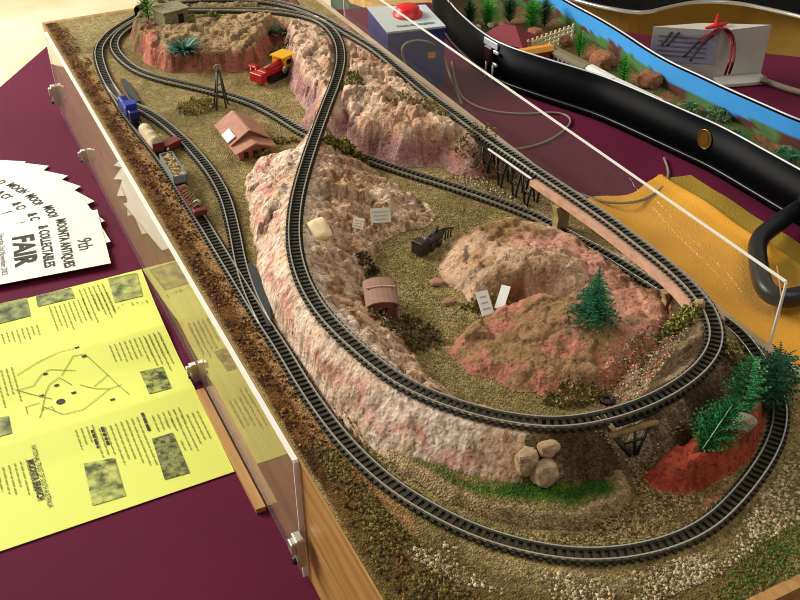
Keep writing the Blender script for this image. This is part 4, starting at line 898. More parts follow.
def rock(label,p,s,c,sc=(1,1,.7),seed=0,z=None,name='boulder',cat='boulder',sink=.25,group=None):
    x0,y0,_=p; z0=hgt(x0,y0) if z is None else z
    bm=bmesh.new(); bmesh.ops.create_icosphere(bm,subdivisions=3,radius=1)
    for v in bm.verts:
        n=v.co.normalized(); k=1+.35*mnoise.noise(n*1.3+Vector((seed*7.1,seed,0)))+.12*mnoise.noise(n*4+Vector((seed,0,3)))
        q=n*k; 
        for ax_ in range(3): q[ax_]=max(-.82,min(.82,q[ax_]))
        v.co=Vector((q.x*s*sc[0],q.y*s*sc[1],q.z*s*sc[2]))
    me=bpy.data.meshes.new(name); bm.to_mesh(me); bm.free(); me.materials.append(c)
    o=bpy.data.objects.new(name,me); o.location=(x0,y0,z0+s*sc[2]*.82*(1-sink)); link(o); tag(o,label,cat,group); return o
M['boul']=mat('boulder_tan',(178,148,112),.9,var=.25,scale=140,bump=.6); M['boulg']=mat('boulder_grey',(150,138,112),.9,var=.25,scale=160,bump=.6)
rock('tan boulder nearest the grass at the foot of the rock ridge',(0.1358, 0.1302, 0.1359),.0100,M['boul'],(1,.8,1.0),1)
rock('tan boulder tucked against the rock ridge above the grass',(0.1273, 0.1407, 0.1359),.0095,M['boul'],(.9,.8,1.1),2)
rock('upper tan boulder wedged under the dark gap of the raised track',(0.143, 0.1391, 0.1379),.0075,M['boul'],(1.1,.8,.9),3)
rock('round grey boulder between the conifers on the red bank',(0.2801, 0.1005, 0.1439),.0085,M['boulg'],(1,.9,.8),4)
rock('pale rock at the foot of the viaduct end',(0.3332, 0.2143, 0.1459),.006,M['boul'],(1,.8,1),5)
o=rock('smooth flat cream boulder set in the scree inside the rock ridge',(0.1134, 0.4644, 0.1559),.0105,mat('boulder_cream',(238,214,168),.9,var=.12,scale=90),(1,1.4,.42),6,sink=.45)
o.data.polygons.foreach_set('use_smooth',[True]*len(o.data.polygons)); o.rotation_euler.x=.25
rock('lone reddish rock on the valley floor beside the brown hill',(0.1895, 0.3826, 0.1279),.006,mat('boulder_pink',(172,122,96),.9,var=.2,scale=150),(1.2,.9,.5),8)
rock('flat pinkish rock at the brown hill foot facing the hut',(0.1851, 0.3526, 0.1279),.005,mat('boulder_pink2',(164,118,92),.9,var=.2,scale=150),(1.5,.8,.5),9)
# black discarded tyre
tyx,tyy,_=(0.23, 0.1864, 0.1279)
tyz=max(hgt(tyx,tyy),hgt(tyx+.003,tyy+.003))+.0004
mb=MB(); ringp=[(.0042*math.cos(a),.0042*math.sin(a),.0016) for a in np.linspace(0,2*math.pi,17)]; mb.tube(ringp,.0015,8,cap=False); o=mb.build('tyre',M['blackplastic']); o.location=(tyx,tyy,tyz); tag(o,'little black ring lying in the scrub inside the end curve','tyre')

# ------------------------------------------------------------------ loose stones (uncountable)
def stones(name,label,cat,poly,n,cols,smin,smax,parent=None,dense=None,lift=.0):
    pl_=np.array([p_[:2] for p_ in poly]); lo=pl_.min(0); hi=pl_.max(0); vs=[];fs=[];cs=[]; cl=[np.array(lin(c)) for c in cols]
    P_=RNG.random((n*8,2))*(hi-lo)+lo; ok=inside(poly,P_[:,0],P_[:,1])&(P_[:,0]>.001)&(P_[:,0]<BW-.001)&(P_[:,1]>.001)
    P_=P_[ok]
    if dense is not None: P_=P_[[random.random()<max(0,min(1,.5+1.9*mnoise.noise(Vector((a*dense,b*dense,1.7))))) for a,b in P_]]
    P_=P_[:n]
    O=[(1,0,0),(-1,0,0),(0,1,0),(0,-1,0),(0,0,1),(0,0,-.4)]; F=[(0,2,4),(2,1,4),(1,3,4),(3,0,4),(2,0,5),(1,2,5),(3,1,5),(0,3,5)]
    for a,b in P_:
        i=min(max(int(round(a/DX)),0),NX-1); j=min(max(int(round(b/DX)),0),NY-1)
        if dlow[j,i]<.0088 or dele[j,i]<.009: continue
        z=hgt(a,b)+lift; s=random.uniform(smin,smax); w=random.uniform(0,6.28); c_,s_=math.cos(w),math.sin(w); k=len(vs); e=random.uniform(.6,1.3); g=random.uniform(.5,1)
        for x,y,zz in O:
            x,y=x*s*e+random.uniform(-.2,.2)*s,y*s+random.uniform(-.2,.2)*s; vs.append((a+x*c_-y*s_,b+x*s_+y*c_,z+zz*s*g+s*.25))
        fs+=[tuple(k+q for q in f_) for f_ in F]; c=cl[random.randrange(len(cl))]*random.uniform(.7,1.2); cs+=[c]*6
    o=col_mesh(name,vs,fs,cs,M['col'],parent); tag(o,label,cat,kind='stuff'); return o
WH=[(196,178,138),(172,148,106),(146,124,84),(210,196,162),(116,96,62)]
stones('white_gravel','loose pale gravel spread outside the end curve of the low line','gravel',[(0.0328,0.1543,0.1279),(0.0469,0.1413,0.1279),(0.0655,0.1076,0.1279),(0.0929,0.0795,0.1279),(0.1187,0.0621,0.1279),(0.1537,0.0471,0.1279),(0.189,0.0418,0.1279),(0.2354,0.0474,0.1279),(0.2851,0.0678,0.1279),(0.3298,0.0898,0.1279),(0.2737,0.0329,0.1279),(0.2352,0.0286,0.1279),(0.1959,0.0215,0.1279),(0.1504,0.0233,0.1279),(0.1092,0.0278,0.1279),(0.0742,0.0616,0.1279),(0.0433,0.094,0.1279),(0.0269,0.1235,0.1279)],2600,WH,.0007,.0017,dense=26)
stones('scree','pink and white scree between the pink mound and dark gravel bank','gravel',[(0.2232,0.1988,0.1279),(0.2475,0.2131,0.1279),(0.2955,0.2313,0.1279),(0.3228,0.2401,0.1279),(0.3379,0.2203,0.1279),(0.3275,0.2079,0.1279),(0.2967,0.1924,0.1279),(0.2697,0.1792,0.1279),(0.2453,0.166,0.1279),(0.2207,0.1637,0.1279)],1100,WH+[(200,110,90),(206,120,100)],.0006,.0015)
stones('bank_gravel','fine brown gravel around the small trestle and red bank','gravel',[(0.1548,0.153,0.1279),(0.1852,0.1333,0.1279),(0.2079,0.1175,0.1279),(0.2297,0.123,0.1279),(0.2588,0.1255,0.1279),(0.3174,0.1385,0.1279),(0.3179,0.1445,0.1279),(0.2554,0.1214,0.1279),(0.2222,0.119,0.1279),(0.2038,0.1088,0.1279),(0.2084,0.0908,0.1279),(0.229,0.0794,0.1279),(0.2574,0.0818,0.1279),(0.2135,0.0711,0.1279),(0.1714,0.0701,0.1279),(0.1202,0.0865,0.1279),(0.1904,0.0948,0.1279),(0.1974,0.1173,0.1279)],1300,[(150,124,80),(120,96,56),(184,160,116),(90,66,36)],.0006,.0014)
stones('terrace_gravel','coarse olive gravel between the grass terrace and low line','gravel',[(0.0436,0.2829,0.1279),(0.0491,0.2198,0.1279),(0.0654,0.1477,0.1279),(0.1016,0.1052,0.1279),(0.1496,0.0839,0.1279),(0.1852,0.0775,0.1279),(0.2386,0.0705,0.1279),(0.2733,0.0845,0.1279),(0.2446,0.0674,0.1279),(0.206,0.0622,0.1279),(0.1547,0.0691,0.1279),(0.1197,0.0858,0.1279),(0.0822,0.1236,0.1279),(0.0588,0.1641,0.1279),(0.0392,0.2362,0.1279)],1700,[(150,130,72),(122,104,54),(176,156,100),(100,82,44)],.0006,.0013)
stones('brown_scatter','brown leaf scatter in a strip along the board edge','ground scatter',[(0.0058,1.1715,0.1279),(0.0263,1.1784,0.1279),(0.0413,0.2777,0.1279),(0.0487,0.1977,0.1279),(0.0197,0.089,0.1279),(0.0061,0.0959,0.1279),(0.005,0.1683,0.1279),(0.0035,0.2637,0.1279)],2600,[(116,74,28),(86,50,18),(146,98,44),(60,34,12),(150,118,60)],.0007,.0018,dense=40)
stones('clump_scatter','olive scatter clumps on the corner of the board nearest the catch','ground scatter',[(0.0133,0.2493,0.1279),(0.0254,0.2317,0.1279),(0.0345,0.1534,0.1279),(0.0452,0.0974,0.1279),(0.08,0.0269,0.1279),(0.0066,0.0638,0.1279),(0.0067,0.13,0.1279)],1500,[(112,98,44),(84,70,30),(140,124,62),(64,50,22)],.0007,.0018,dense=30)
stones('valley_gravel','fine olive gravel over the valley floor inside the raised loop','gravel',[(0.1472,0.476,0.1279),(0.1951,0.4776,0.1279),(0.2578,0.5031,0.1279),(0.3186,0.4506,0.1279),(0.2184,0.4303,0.1279),(0.1842,0.3581,0.1279),(0.1926,0.3293,0.1279),(0.1508,0.2971,0.1279),(0.1507,0.2485,0.1279),(0.1995,0.2043,0.1279),(0.1828,0.2063,0.1279),(0.1209,0.2504,0.1279),(0.1169,0.3142,0.1279),(0.1494,0.3756,0.1279)],1500,[(140,124,72),(112,98,52),(164,148,96)],.0005,.0011)
stones('hillside_rubble','white and brown rubble at the foot of the mauve hillside by the black trestle','gravel',[(0.2844,0.5522,0.1279),(0.3281,0.5446,0.1279),(0.3564,0.5108,0.1279),(0.3536,0.4329,0.1279),(0.3288,0.4306,0.1279),(0.3163,0.4846,0.1279),(0.2925,0.5242,0.1279)],600,WH,.0007,.0018)
stones('green_clumps','green and ochre ground scatter on the corner beyond the end curve','ground scatter',[(0.2097,0.0234,0.1279),(0.2561,0.0418,0.1279),(0.2835,0.0428,0.1279),(0.2489,-0.0008,0.1279),(0.2048,-0.0041,0.1279),(0.1803,0.0082,0.1279)],700,[(72,96,32),(96,110,44),(130,112,60)],.0007,.0015)
# ------------------------------------------------------------------ printed papers
M['yellow_paper']=mat('yellow_paper',(228,236,112),.65,spec=.3)
M['white_paper']=mat('white_paper',(238,240,226),.65,spec=.3)
M['ink']=mat('olive_ink',(146,150,70),.8); M['inkdark']=mat('dark_ink',(52,52,44),.8)
def mat_photo(name,a,b,sc,seed):
    m=mat(name,a,.8,c2=b,scale=sc); return m
def font_verts(txt,size,align='CENTER',offset=.0):
    c=bpy.data.curves.new('t','FONT'); c.body=txt; c.size=size; c.align_x=align; c.offset=offset; c.resolution_u=2
    o=bpy.data.objects.new('t',c); COL.objects.link(o); bpy.context.view_layer.update()
    me=bpy.data.meshes.new_from_object(o.evaluated_get(bpy.context.evaluated_depsgraph_get()))
    v=[tuple(q.co) for q in me.vertices]; f=[tuple(p.vertices) for p in me.polygons]
    bpy.data.objects.remove(o); bpy.data.curves.remove(c); bpy.data.meshes.remove(me); return v,f
def put_text(mb,txt,size,u,v,z=.0004,sx=1.0,offset=0,align='CENTER',tr=None):
    vv,ff=font_verts(txt,size,align,offset); pts=[(x*sx+u,y+v,z) for x,y,_ in vv]
    if tr: pts=[tr(p) for p in pts]
    mb.add(pts,ff)
# nine fanned white flyers: local +Y is the head of the sheet, text runs along +X
def flyer(corner,ang,z,label,k):
    W_,H_=.128,.200
    t=thing('flyer',label,'flyer',(corner[0],corner[1],z),math.radians(ang)-math.pi/2,'fanned white fair flyers')
    mb=MB(); nx=6; vs=[];fs=[]
    for i in range(nx+1):
        for j in range(nx+1):
            vs.append((-W_+W_*i/nx,-H_*j/nx,.0))
    fs=[(i*(nx+1)+j,i*(nx+1)+j+1,(i+1)*(nx+1)+j+1,(i+1)*(nx+1)+j) for i in range(nx) for j in range(nx)]
    vs2=[(x,y,-.00025) for x,y,_ in vs]; n=len(vs); 
    mb.add([(x,y,0) for x,y,_ in vs],[tuple(reversed(f_)) for f_ in fs]); mb.add([(-W_,0,-.0003),(0,0,-.0003),(0,-H_,-.0003),(-W_,-H_,-.0003)],[(0,1,2,3)])
    mb.build('sheet',M['white_paper'],t)
    tx=MB(); c=-W_/2
    put_text(tx,'9th',.024,c+.012,-.031,sx=.85)
    put_text(tx,'MOONTA ANTIQUES',.0165,c,-.050,sx=.72,offset=.0004)
    put_text(tx,'& COLLECTABLES',.0165,c,-.071,sx=.74,offset=.0004)
    put_text(tx,'FAIR',.033,c,-.101,sx=1.02,offset=.0012)
    put_text(tx,'Saturday 2nd November 2002',.0095,c,-.117,sx=.80)
    put_text(tx,'9.00am - 5.00pm',.0095,c,-.131,sx=.82)
    put_text(tx,'and',.009,c,-.144,sx=.85)
    tx.build('lettering',M['inkdark'],t)
    mb=MB(); mb.add([(c+.030+.008*math.cos(a)*.6,-.134+.011*math.sin(a),.0004) for a in np.linspace(0,6.1,14)],[tuple(range(14))]); mb.build('emblem',M['inkdark'],t)
    return t
FL=[((-.0355,.740),-6,'topmost white flyer of the fan, the one fully readable'),((-.0245,.787),3,'second white flyer of the fan, just under the topmost'),((-.0200,.838),13,'third white flyer of the fan, counted from the topmost'),((-.0200,.893),23,'fourth white flyer of the fan, counted from the topmost'),((-.027,.940),33,'fifth white flyer of the fan, counted from the topmost'),((-.036,.978),42,'sixth white flyer of the fan, counted from the topmost'),((-.053,1.018),50,'seventh white flyer of the fan, counted from the topmost'),((-.078,1.046),57,'eighth white flyer of the fan, next to the lowest'),((-.108,1.068),64,'lowest white flyer of the fan, at its far end')]
for k,(c,a,l) in enumerate(FL): flyer(c,a,.0062-.0006*k,l,k)
# yellow three-panel leaflet
LX0,LX1=-.0065,-.330; LYS=[.720,.600,.492,.369]
def zl(y):
    if y>.600: return .0012+.0045*max(0,1-(y-.600)/.05)
    if y>.492: return .0012+.0045*max(0,1-(.600-y)/.05)+.0028*max(0,1-(y-.492)/.04)
    return .0012+.0028*max(0,1-(.492-y)/.04)
def xr(y): return LX0-.0055*min(1,(LYS[0]-y)/.12)-.004*(LYS[0]-y)/.35
t=thing('leaflet','yellow three panel folded leaflet with a map and photographs','leaflet',(0,0,0))
mb=MB(); ys=np.linspace(LYS[0],LYS[3],60)
ys=sorted(set(list(ys)+LYS),reverse=True)
vs=[];n=0
for y in ys: vs+=[(LX1,y+.018*( (xr(y)-LX1)/.3)*0,zl(y)),(xr(y),y,zl(y))]
mb.add(vs,[(2*i,2*i+2,2*i+3,2*i+1) for i in range(len(ys)-1)],True); 
b=[(x,y,z-.0004) for x,y,z in vs]; mb.add(b,[(2*i,2*i+1,2*i+3,2*i+2) for i in range(len(ys)-1)],True)
mb.build('sheet',M['yellow_paper'],t)
def LP(p,dz=.0006): return (p[0],p[1],zl(p[1])+dz)
PHQ=[]
def decal(pl_,m,name):
    PHQ.append([(p_[0],p_[1]) for p_ in pl_])
    q=[Vector(p_) for p_ in pl_]; mb=MB(); n=8; vs=[]
    for i in range(n+1):
        for j in range(n+1): vs.append(LP(q[0].lerp(q[1],j/n).lerp(q[3].lerp(q[2],j/n),i/n)))
    mb.add(vs,[(i*(n+1)+j,(i+1)*(n+1)+j,(i+1)*(n+1)+j+1,i*(n+1)+j+1) for i in range(n) for j in range(n)]); o=mb.build(name,m,t)
    return o
PH=[mat('grey_photo_%s'%w_,a,.8,c2=b,scale=s) for w_,a,b,s in (('cottage',(84,92,56),(190,198,110),90),('hall',(74,84,56),(172,180,110),110),('tower',(66,76,50),(160,168,100),80),('engine',(40,44,26),(180,190,90),170),('garden',(52,58,32),(150,158,84),260),('train',(80,88,46),(200,208,110),120))]
decal([(-0.0452,0.717,0.0),(-0.0132,0.7142,0.0),(-0.0188,0.667,0.0),(-0.0492,0.6678,0.0)],PH[0],'photograph')
decal([(-0.1232,0.7197,0.0),(-0.0858,0.7179,0.0),(-0.0859,0.6967,0.0),(-0.125,0.6978,0.0)],PH[1],'photograph')
decal([(-0.1667,0.723,0.0),(-0.1326,0.7203,0.0),(-0.1346,0.6845,0.0),(-0.1703,0.6848,0.0)],PH[2],'photograph')
decal([(-0.0551,0.5406,0.0),(-0.0327,0.5379,0.0),(-0.0345,0.4999,0.0),(-0.0558,0.5009,0.0)],PH[3],'photograph')
decal([(-0.0699,0.4418,0.0),(-0.0506,0.4409,0.0),(-0.0516,0.3848,0.0),(-0.0735,0.3864,0.0)],PH[4],'photograph')
decal([(-0.1321,0.4376,0.0),(-0.1058,0.4327,0.0),(-0.1084,0.383,0.0),(-0.1361,0.3843,0.0)],PH[5],'photograph')
decal([(-0.1926,0.5336,0.0),(-0.1811,0.5324,0.0),(-0.182,0.5042,0.0),(-0.1951,0.5049,0.0)],PH[2],'photograph')
ink=MB(); inkd=MB(); inkm=MB()
def lines(x0,x1,y0,y1,dx,dark=False,h=.0011,rag=.35):
    """words as short dashes; each line runs along -Y, lines stacked along -X"""
    x=x0
    while x>x1:
        y=y0; end=y1+(y0-y1)*random.uniform(0,rag)
        while y>end:
            L=random.uniform(.003,.009); e=max(end,y-L)
            if x>xr(y)-.006 or any(inside(q_,np.array([x+.0005]),np.array([v_]))[0] or dpoly(q_,np.array([x]),np.array([v_]))[0]<.003 for q_ in PHQ for v_ in (y,e)): y=e-.002; continue
            (inkd if dark else ink).add([LP((x,y,0)),LP((x,e,0)),LP((x+h,e,0)),LP((x+h,y,0))],[(0,1,2,3)]); y=e-random.uniform(.0012,.002)
        x-=dx
def blk(pts,dx=.0050,h=.0012,**k):   # block from two corner pixels' points
    a,b=pts; lines(max(a[0],b[0]),min(a[0],b[0]),max(a[1],b[1]),min(a[1],b[1]),dx,h=h,**k)
blk([(-0.0083,0.694,0.0),(-0.0695,0.6496,0.0)]); blk([(-0.049,0.7102,0.0),(-0.0802,0.6393,0.0)]); blk([(-0.0795,0.6914,0.0),(-0.1155,0.6379,0.0)]); blk([(-0.1328,0.6658,0.0),(-0.171,0.6399,0.0)])
blk([(-0.0026,0.5885,0.0),(-0.0396,0.5242,0.0)]); blk([(-0.0231,0.5912,0.0),(-0.0741,0.5519,0.0)]); blk([(-0.1677,0.5992,0.0),(-0.1909,0.5451,0.0)])
blk([(-0.0077,0.459,0.0),(-0.0545,0.4054,0.0)]); blk([(-0.0372,0.4707,0.0),(-0.0667,0.4401,0.0)]); blk([(-0.0704,0.475,0.0),(-0.1191,0.4027,0.0)]); blk([(-0.1772,0.4645,0.0),(-0.2075,0.4215,0.0)]); blk([(-0.1151,0.4824,0.0),(-0.1317,0.4556,0.0)])
blk([(-0.0042, 0.4668, 0.0),(-0.0269, 0.4201, 0.0)],dx=.05,h=.0028,dark=True,rag=.0); blk([(-0.0705, 0.4782, 0.0),(-0.0862, 0.4355, 0.0)],dx=.05,h=.0028,dark=True,rag=0); blk([(-0.1083, 0.4759, 0.0),(-0.1237, 0.4516, 0.0)],dx=.009,h=.0026,dark=True,rag=0)
tl=lambda a: (lambda p_: LP((a[0]+p_[1],a[1]-p_[0],0)))
put_text(inkd,'NATIONAL TRUST OF SOUTH AUSTRALIA',.0060,0,0,tr=tl((-0.1698, 0.4389, 0.0)),sx=.72); put_text(inkd,'MOONTA BRANCH',.0080,0,0,tr=tl((-0.1761, 0.4367, 0.0)),offset=.0003,sx=.75)
# little street map
def road(pl_,w_=.0008):
    q=[Vector(LP(p_)) for p_ in pl_]; mb_=inkm
    for a,b in zip(q,q[1:]):
        d=(b-a); s=Vector((d.y,-d.x,0)).normalized()*w_/2; m_=3
        for k in range(m_):
            u,v=a.lerp(b,k/m_),a.lerp(b,(k+1)/m_); mb_.add([LP(u-s),LP(v-s),LP(v+s),LP(u+s)],[(0,1,2,3)])
for r_ in ([(-0.1643,0.5854,0.0),(-0.1413,0.5962,0.0),(-0.1185,0.6025,0.0),(-0.1009,0.6008,0.0)],[(-0.1254,0.5675,0.0),(-0.109,0.5905,0.0),(-0.0976,0.5883,0.0),(-0.0834,0.5463,0.0),(-0.0783,0.5269,0.0),(-0.0729,0.5095,0.0)],[(-0.1693,0.5662,0.0),(-0.1485,0.546,0.0),(-0.1405,0.5387,0.0)],[(-0.1658,0.5645,0.0),(-0.1527,0.5645,0.0),(-0.143,0.5764,0.0),(-0.1345,0.5806,0.0),(-0.1115,0.5691,0.0)],[(-0.1522,0.5256,0.0),(-0.144,0.5502,0.0),(-0.1383,0.5605,0.0),(-0.1278,0.5653,0.0),(-0.1192,0.5509,0.0)],[(-0.156,0.5151,0.0),(-0.1495,0.5305,0.0),(-0.1351,0.5092,0.0),(-0.1169,0.5078,0.0),(-0.1036,0.5169,0.0),(-0.0876,0.5283,0.0),(-0.0758,0.529,0.0)],[(-0.1122,0.5474,0.0),(-0.0997,0.5344,0.0),(-0.0876,0.5283,0.0)],[(-0.1008,0.5383,0.0),(-0.0844,0.5502,0.0)],[(-0.165,0.5258,0.0),(-0.1647,0.5382,0.0),(-0.1518,0.538,0.0)],[(-0.1522,0.5256,0.0),(-0.1427,0.5271,0.0),(-0.141,0.5168,0.0)]): road(r_)
for c_ in ((-0.1337, 0.5305, 0.0),):
    inkd.add([LP((c_[0]+.0042*math.cos(a),c_[1]+.0042*math.sin(a),0)) for a in np.linspace(0,6.0,14)],[tuple(range(14))])
for c_ in ((-0.1392, 0.5762, 0.0),(-0.1482, 0.5475, 0.0),(-0.1027, 0.6017, 0.0),(-0.0992, 0.5856, 0.0),(-0.1325, 0.556, 0.0),(-0.0892, 0.5096, 0.0),(-0.1199, 0.5381, 0.0)):
    inkd.add([LP((c_[0]+sx_*.0022,c_[1]+sy_*.0014,0)) for sx_,sy_ in ((-1,-1),(1,-1),(1,1),(-1,1))],[(0,1,2,3)])
ink.build('printed_text',M['ink'],t); inkm.build('street_map',M['ink'],t); inkd.build('heading',M['inkdark'],t)

# ------------------------------------------------------------------ orange and olive towel
nx,ny=70,70; vs=[];cs=[]; x0,x1=.405,.694; yb,yt=.02,.606
bl=[(0.6556,0.5847,0.0),(0.6599,0.449,0.0)]
m_=(bl[1][1]-bl[0][1])/(bl[1][0]-bl[0][0])
for j in range(ny+1):
    for i in range(nx+1):
        s=i/nx; x=x0+(x1-x0)*s; ytop=yt+.014*s+.006*math.sin(s*17)-.03*max(0,.25-s); y=yb+(ytop-yb)*j/ny
        xb=bl[0][0]+(y-bl[0][1])/m_ if abs(m_)>1e-6 else bl[0][0]
        xb=bl[0][0]+(bl[1][0]-bl[0][0])*((y-bl[0][1])/(bl[1][1]-bl[0][1])); ol=sstep(-.003,.003,np.float64(x-xb))
        z=.0026+.0016*math.sin(x*60+y*22)+.0014*math.sin(y*55-x*14)+.0035*float(ol)*0-.0012*float(ol)
        z+=.005*math.exp(-((x-xb+.004)/.006)**2)
        vs.append((x,y,max(.0012,z)))
        n=mnoise.noise(Vector((x*22,y*22,.5))); c=np.array(lin((236,170,60)))*(1+.18*n); c2=np.array(lin((168,136,48)))*(1+.25*n)
        k=float(ol)
        # a second olive fold near the end by the handle
        if y<.40: k=max(k,.8*float(sstep(.60,.64,np.float64(x+.03*n))))
        cs.append(c*(1-k)+c2*k)
fs=[(j*(nx+1)+i,j*(nx+1)+i+1,(j+1)*(nx+1)+i+1,(j+1)*(nx+1)+i) for j in range(ny) for i in range(nx)]
mt=mat_colattr('terry_towel',.95); nt=mt.node_tree; nz=nt.nodes.new('ShaderNodeTexNoise'); nz.inputs['Scale'].default_value=420; bp=nt.nodes.new('ShaderNodeBump'); bp.inputs['Distance'].default_value=.002; bp.inputs['Strength'].default_value=.6
tcn=nt.nodes.new('ShaderNodeTexCoord'); nt.links.new(tcn.outputs['Object'],nz.inputs['Vector']); nt.links.new(nz.outputs['Fac'],bp.inputs['Height']); nt.links.new(bp.outputs['Normal'],nt.nodes['Principled BSDF'].inputs['Normal'])
tw=col_mesh('towel',vs,fs,cs,mt,None,True); tag(tw,'orange and olive towel spread between the layout and the black case','towel')

# ------------------------------------------------------------------ black instrument case holding a second layout
RZ=B-.061
near=[(p[0],p[1]) for p in [(0.6415,1.1846,0.0669),(0.6316,1.1462,0.0669),(0.6258,1.1126,0.0669),(0.616,1.0382,0.0669),(0.6163,0.9731,0.0669),(0.642,0.903,0.0669),(0.662,0.8553,0.0669),(0.6812,0.8093,0.0669),(0.6935,0.7568,0.0669),(0.7032,0.7042,0.0669),(0.7125,0.6542,0.0669),(0.7213,0.6066,0.0669),(0.7235,0.537,0.0669),(0.7255,0.4727,0.0669)]]
far=[(p[0],p[1]) for p in [(0.8198,1.127,0.0669),(0.8173,1.0674,0.0669),(0.818,0.9991,0.0669),(0.8136,0.9278,0.0669),(0.8045,0.8549,0.0669),(0.8031,0.7958,0.0669),(0.8088,0.7483,0.0669),(0.8119,0.7003,0.0669),(0.8172,0.657,0.0669),(0.8222,0.6155,0.0669),(0.8271,0.5758,0.0669)]]
dn=Vector(near[-1])-Vector(near[-3]); near+= [tuple(Vector(near[-1])+dn*k) for k in (.5,1.0)]
far+=[(far[-1][0]+.02,far[-1][1]-.06),(far[-1][0]+.015,far[-1][1]-.14)]
left=[(near[0][0]+.005,near[0][1]+.07),(near[0][0]+.045,near[0][1]+.12),(near[0][0]+.11,near[0][1]+.125),(far[0][0]+.00,far[0][1]+.05)]
outline=near+list(reversed(far))+list(reversed(left))
def smooth_loop(pl_,it=2):
    for _ in range(it):
        out=[]
        for a,b in zip(pl_,pl_[1:]+pl_[:1]): out+=[(a[0]*.75+b[0]*.25,a[1]*.75+b[1]*.25),(a[0]*.25+b[0]*.75,a[1]*.25+b[1]*.75)]
        pl_=out
    return pl_
OL=smooth_loop(outline,2)
def offset_loop(pl_,d):
    n=len(pl_); out=[]
    for i in range(n):
        t_=Vector(pl_[(i+1)%n])-Vector(pl_[i-1]); t_.normalize(); out.append((pl_[i][0]-t_.y*d,pl_[i][1]+t_.x*d))
    return out
area2=sum(a[0]*b[1]-b[0]*a[1] for a,b in zip(OL,OL[1:]+OL[:1]))
sg=1 if area2>0 else -1
IN=offset_loop(OL,.006*sg)
case=thing('instrument_case','open black instrument case with a miniature village inside','instrument case',(0,0,0))
n=len(OL); mb=MB()
vs=[(x,y,.001) for x,y in OL]+[(x,y,RZ) for x,y in OL]+[(x,y,RZ) for x,y in IN]+[(x,y,.006) for x,y in IN]
fs=[(i,(i+1)%n,n+(i+1)%n,n+i) for i in range(n)]+[(n+i,n+(i+1)%n,2*n+(i+1)%n,2*n+i) for i in range(n)]+[(2*n+i,2*n+(i+1)%n,3*n+(i+1)%n,3*n+i) for i in range(n)]
mb.add(vs,fs,True); mb.add([(x,y,.001) for x,y in OL],[tuple(range(n))]); mb.build('shell',M['black'],case)
MB().tube([(x,y,RZ+.0006) for x,y in offset_loop(OL,.002*sg)]+[(OL[0][0],OL[0][1],RZ+.0006)],.0014,8,cap=False).build('rim_trim',mat('rim_trim',(196,198,200),.3,metal=.3),case)
MB().tube([(x,y,.010) for x,y in offset_loop(OL,-.0012*sg)]+[(OL[0][0],OL[0][1],.010)],.0032,8,cap=False).build('piping',mat('black_piping',(14,14,16),.3),case)
# painted scenery lining
GZ=.027
IL=offset_loop(OL,.0068*sg); vs=[];cs=[];zs=np.linspace(GZ-.004,RZ-.001,12)
per=np.r_[0,np.cumsum([math.hypot(IL[(i+1)%n][0]-IL[i][0],IL[(i+1)%n][1]-IL[i][1]) for i in range(n)])]
L2=[]
for i in range(n):
    a=Vector(IL[i]); b=Vector(IL[(i+1)%n]); k=max(1,int((b-a).length/.006))
    for q in range(k): L2.append(tuple(a.lerp(b,q/k)))
m2=len(L2); sky=np.array(lin((70,160,232))); g1=np.array(lin((84,120,70))); g2=np.array(lin((58,84,50))); br=np.array(lin((92,56,50)))
for x,y in L2:
    hn=.50+.22*mnoise.noise(Vector((y*14,x*5,.2)))+.08*mnoise.noise(Vector((y*60,x*9,2)))
    for z in zs:
        v=(z-zs[0])/(zs[-1]-zs[0]); nn=mnoise.noise(Vector((x*90,y*90,z*120)))
        c=sky*(1+.06*nn) if v>hn else (g1*(1+.3*nn) if mnoise.noise(Vector((y*25,z*70,4)))>-.1 else br*(1+.3*nn))
        cs.append(c); vs.append((x,y,z))
k=len(zs)
fs=[(i*k+j,((i+1)%m2)*k+j,((i+1)%m2)*k+j+1,i*k+j+1) for i in range(m2) for j in range(k-1)]
col_mesh('painted_backdrop',vs,fs,cs,mat_colattr('backdrop_paint',.6),case,True)
# village ground
xs=[p[0] for p in IL]; ysn=[p[1] for p in IL]; step=.004
gx2=np.arange(min(xs),max(xs),step); gy2=np.arange(min(ysn),max(ysn),step); XX,YY=np.meshgrid(gx2,gy2); msk=inside(IL,XX,YY)
dE=dpoly([p for p in IL],XX,YY); Fd=dpoly(list(far),XX,YY,False); nn=fbm(XX,YY,40,301); nb=fbm(XX,YY,120,311)
ZZ=GZ+.004*(nn-.5)+.004*sstep(.05,.008,Fd)*(nn>.1)*nn*1.4
cc=np.zeros(XX.shape+(3,))+np.array(lin((112,88,50))); cc=mixc(cc,np.array(lin((66,92,40)))+0*cc,sstep(.45,.6,nn)); cc=mixc(cc,np.array(lin((150,92,60)))+0*cc,sstep(.55,.65,nb)*.8)
vid=-np.ones(XX.shape,int); vid[msk]=np.arange(msk.sum()); fs=[]
for j in range(len(gy2)-1):
    for i in range(len(gx2)-1):
        q=(vid[j,i],vid[j,i+1],vid[j+1,i+1],vid[j+1,i])
        if min(q)>=0: fs.append(tuple(int(a) for a in q))
col_mesh('village_ground',[tuple(v) for v in np.c_[XX[msk],YY[msk],ZZ[msk]]],fs,list(cc[msk]),M['rock'],case,True)
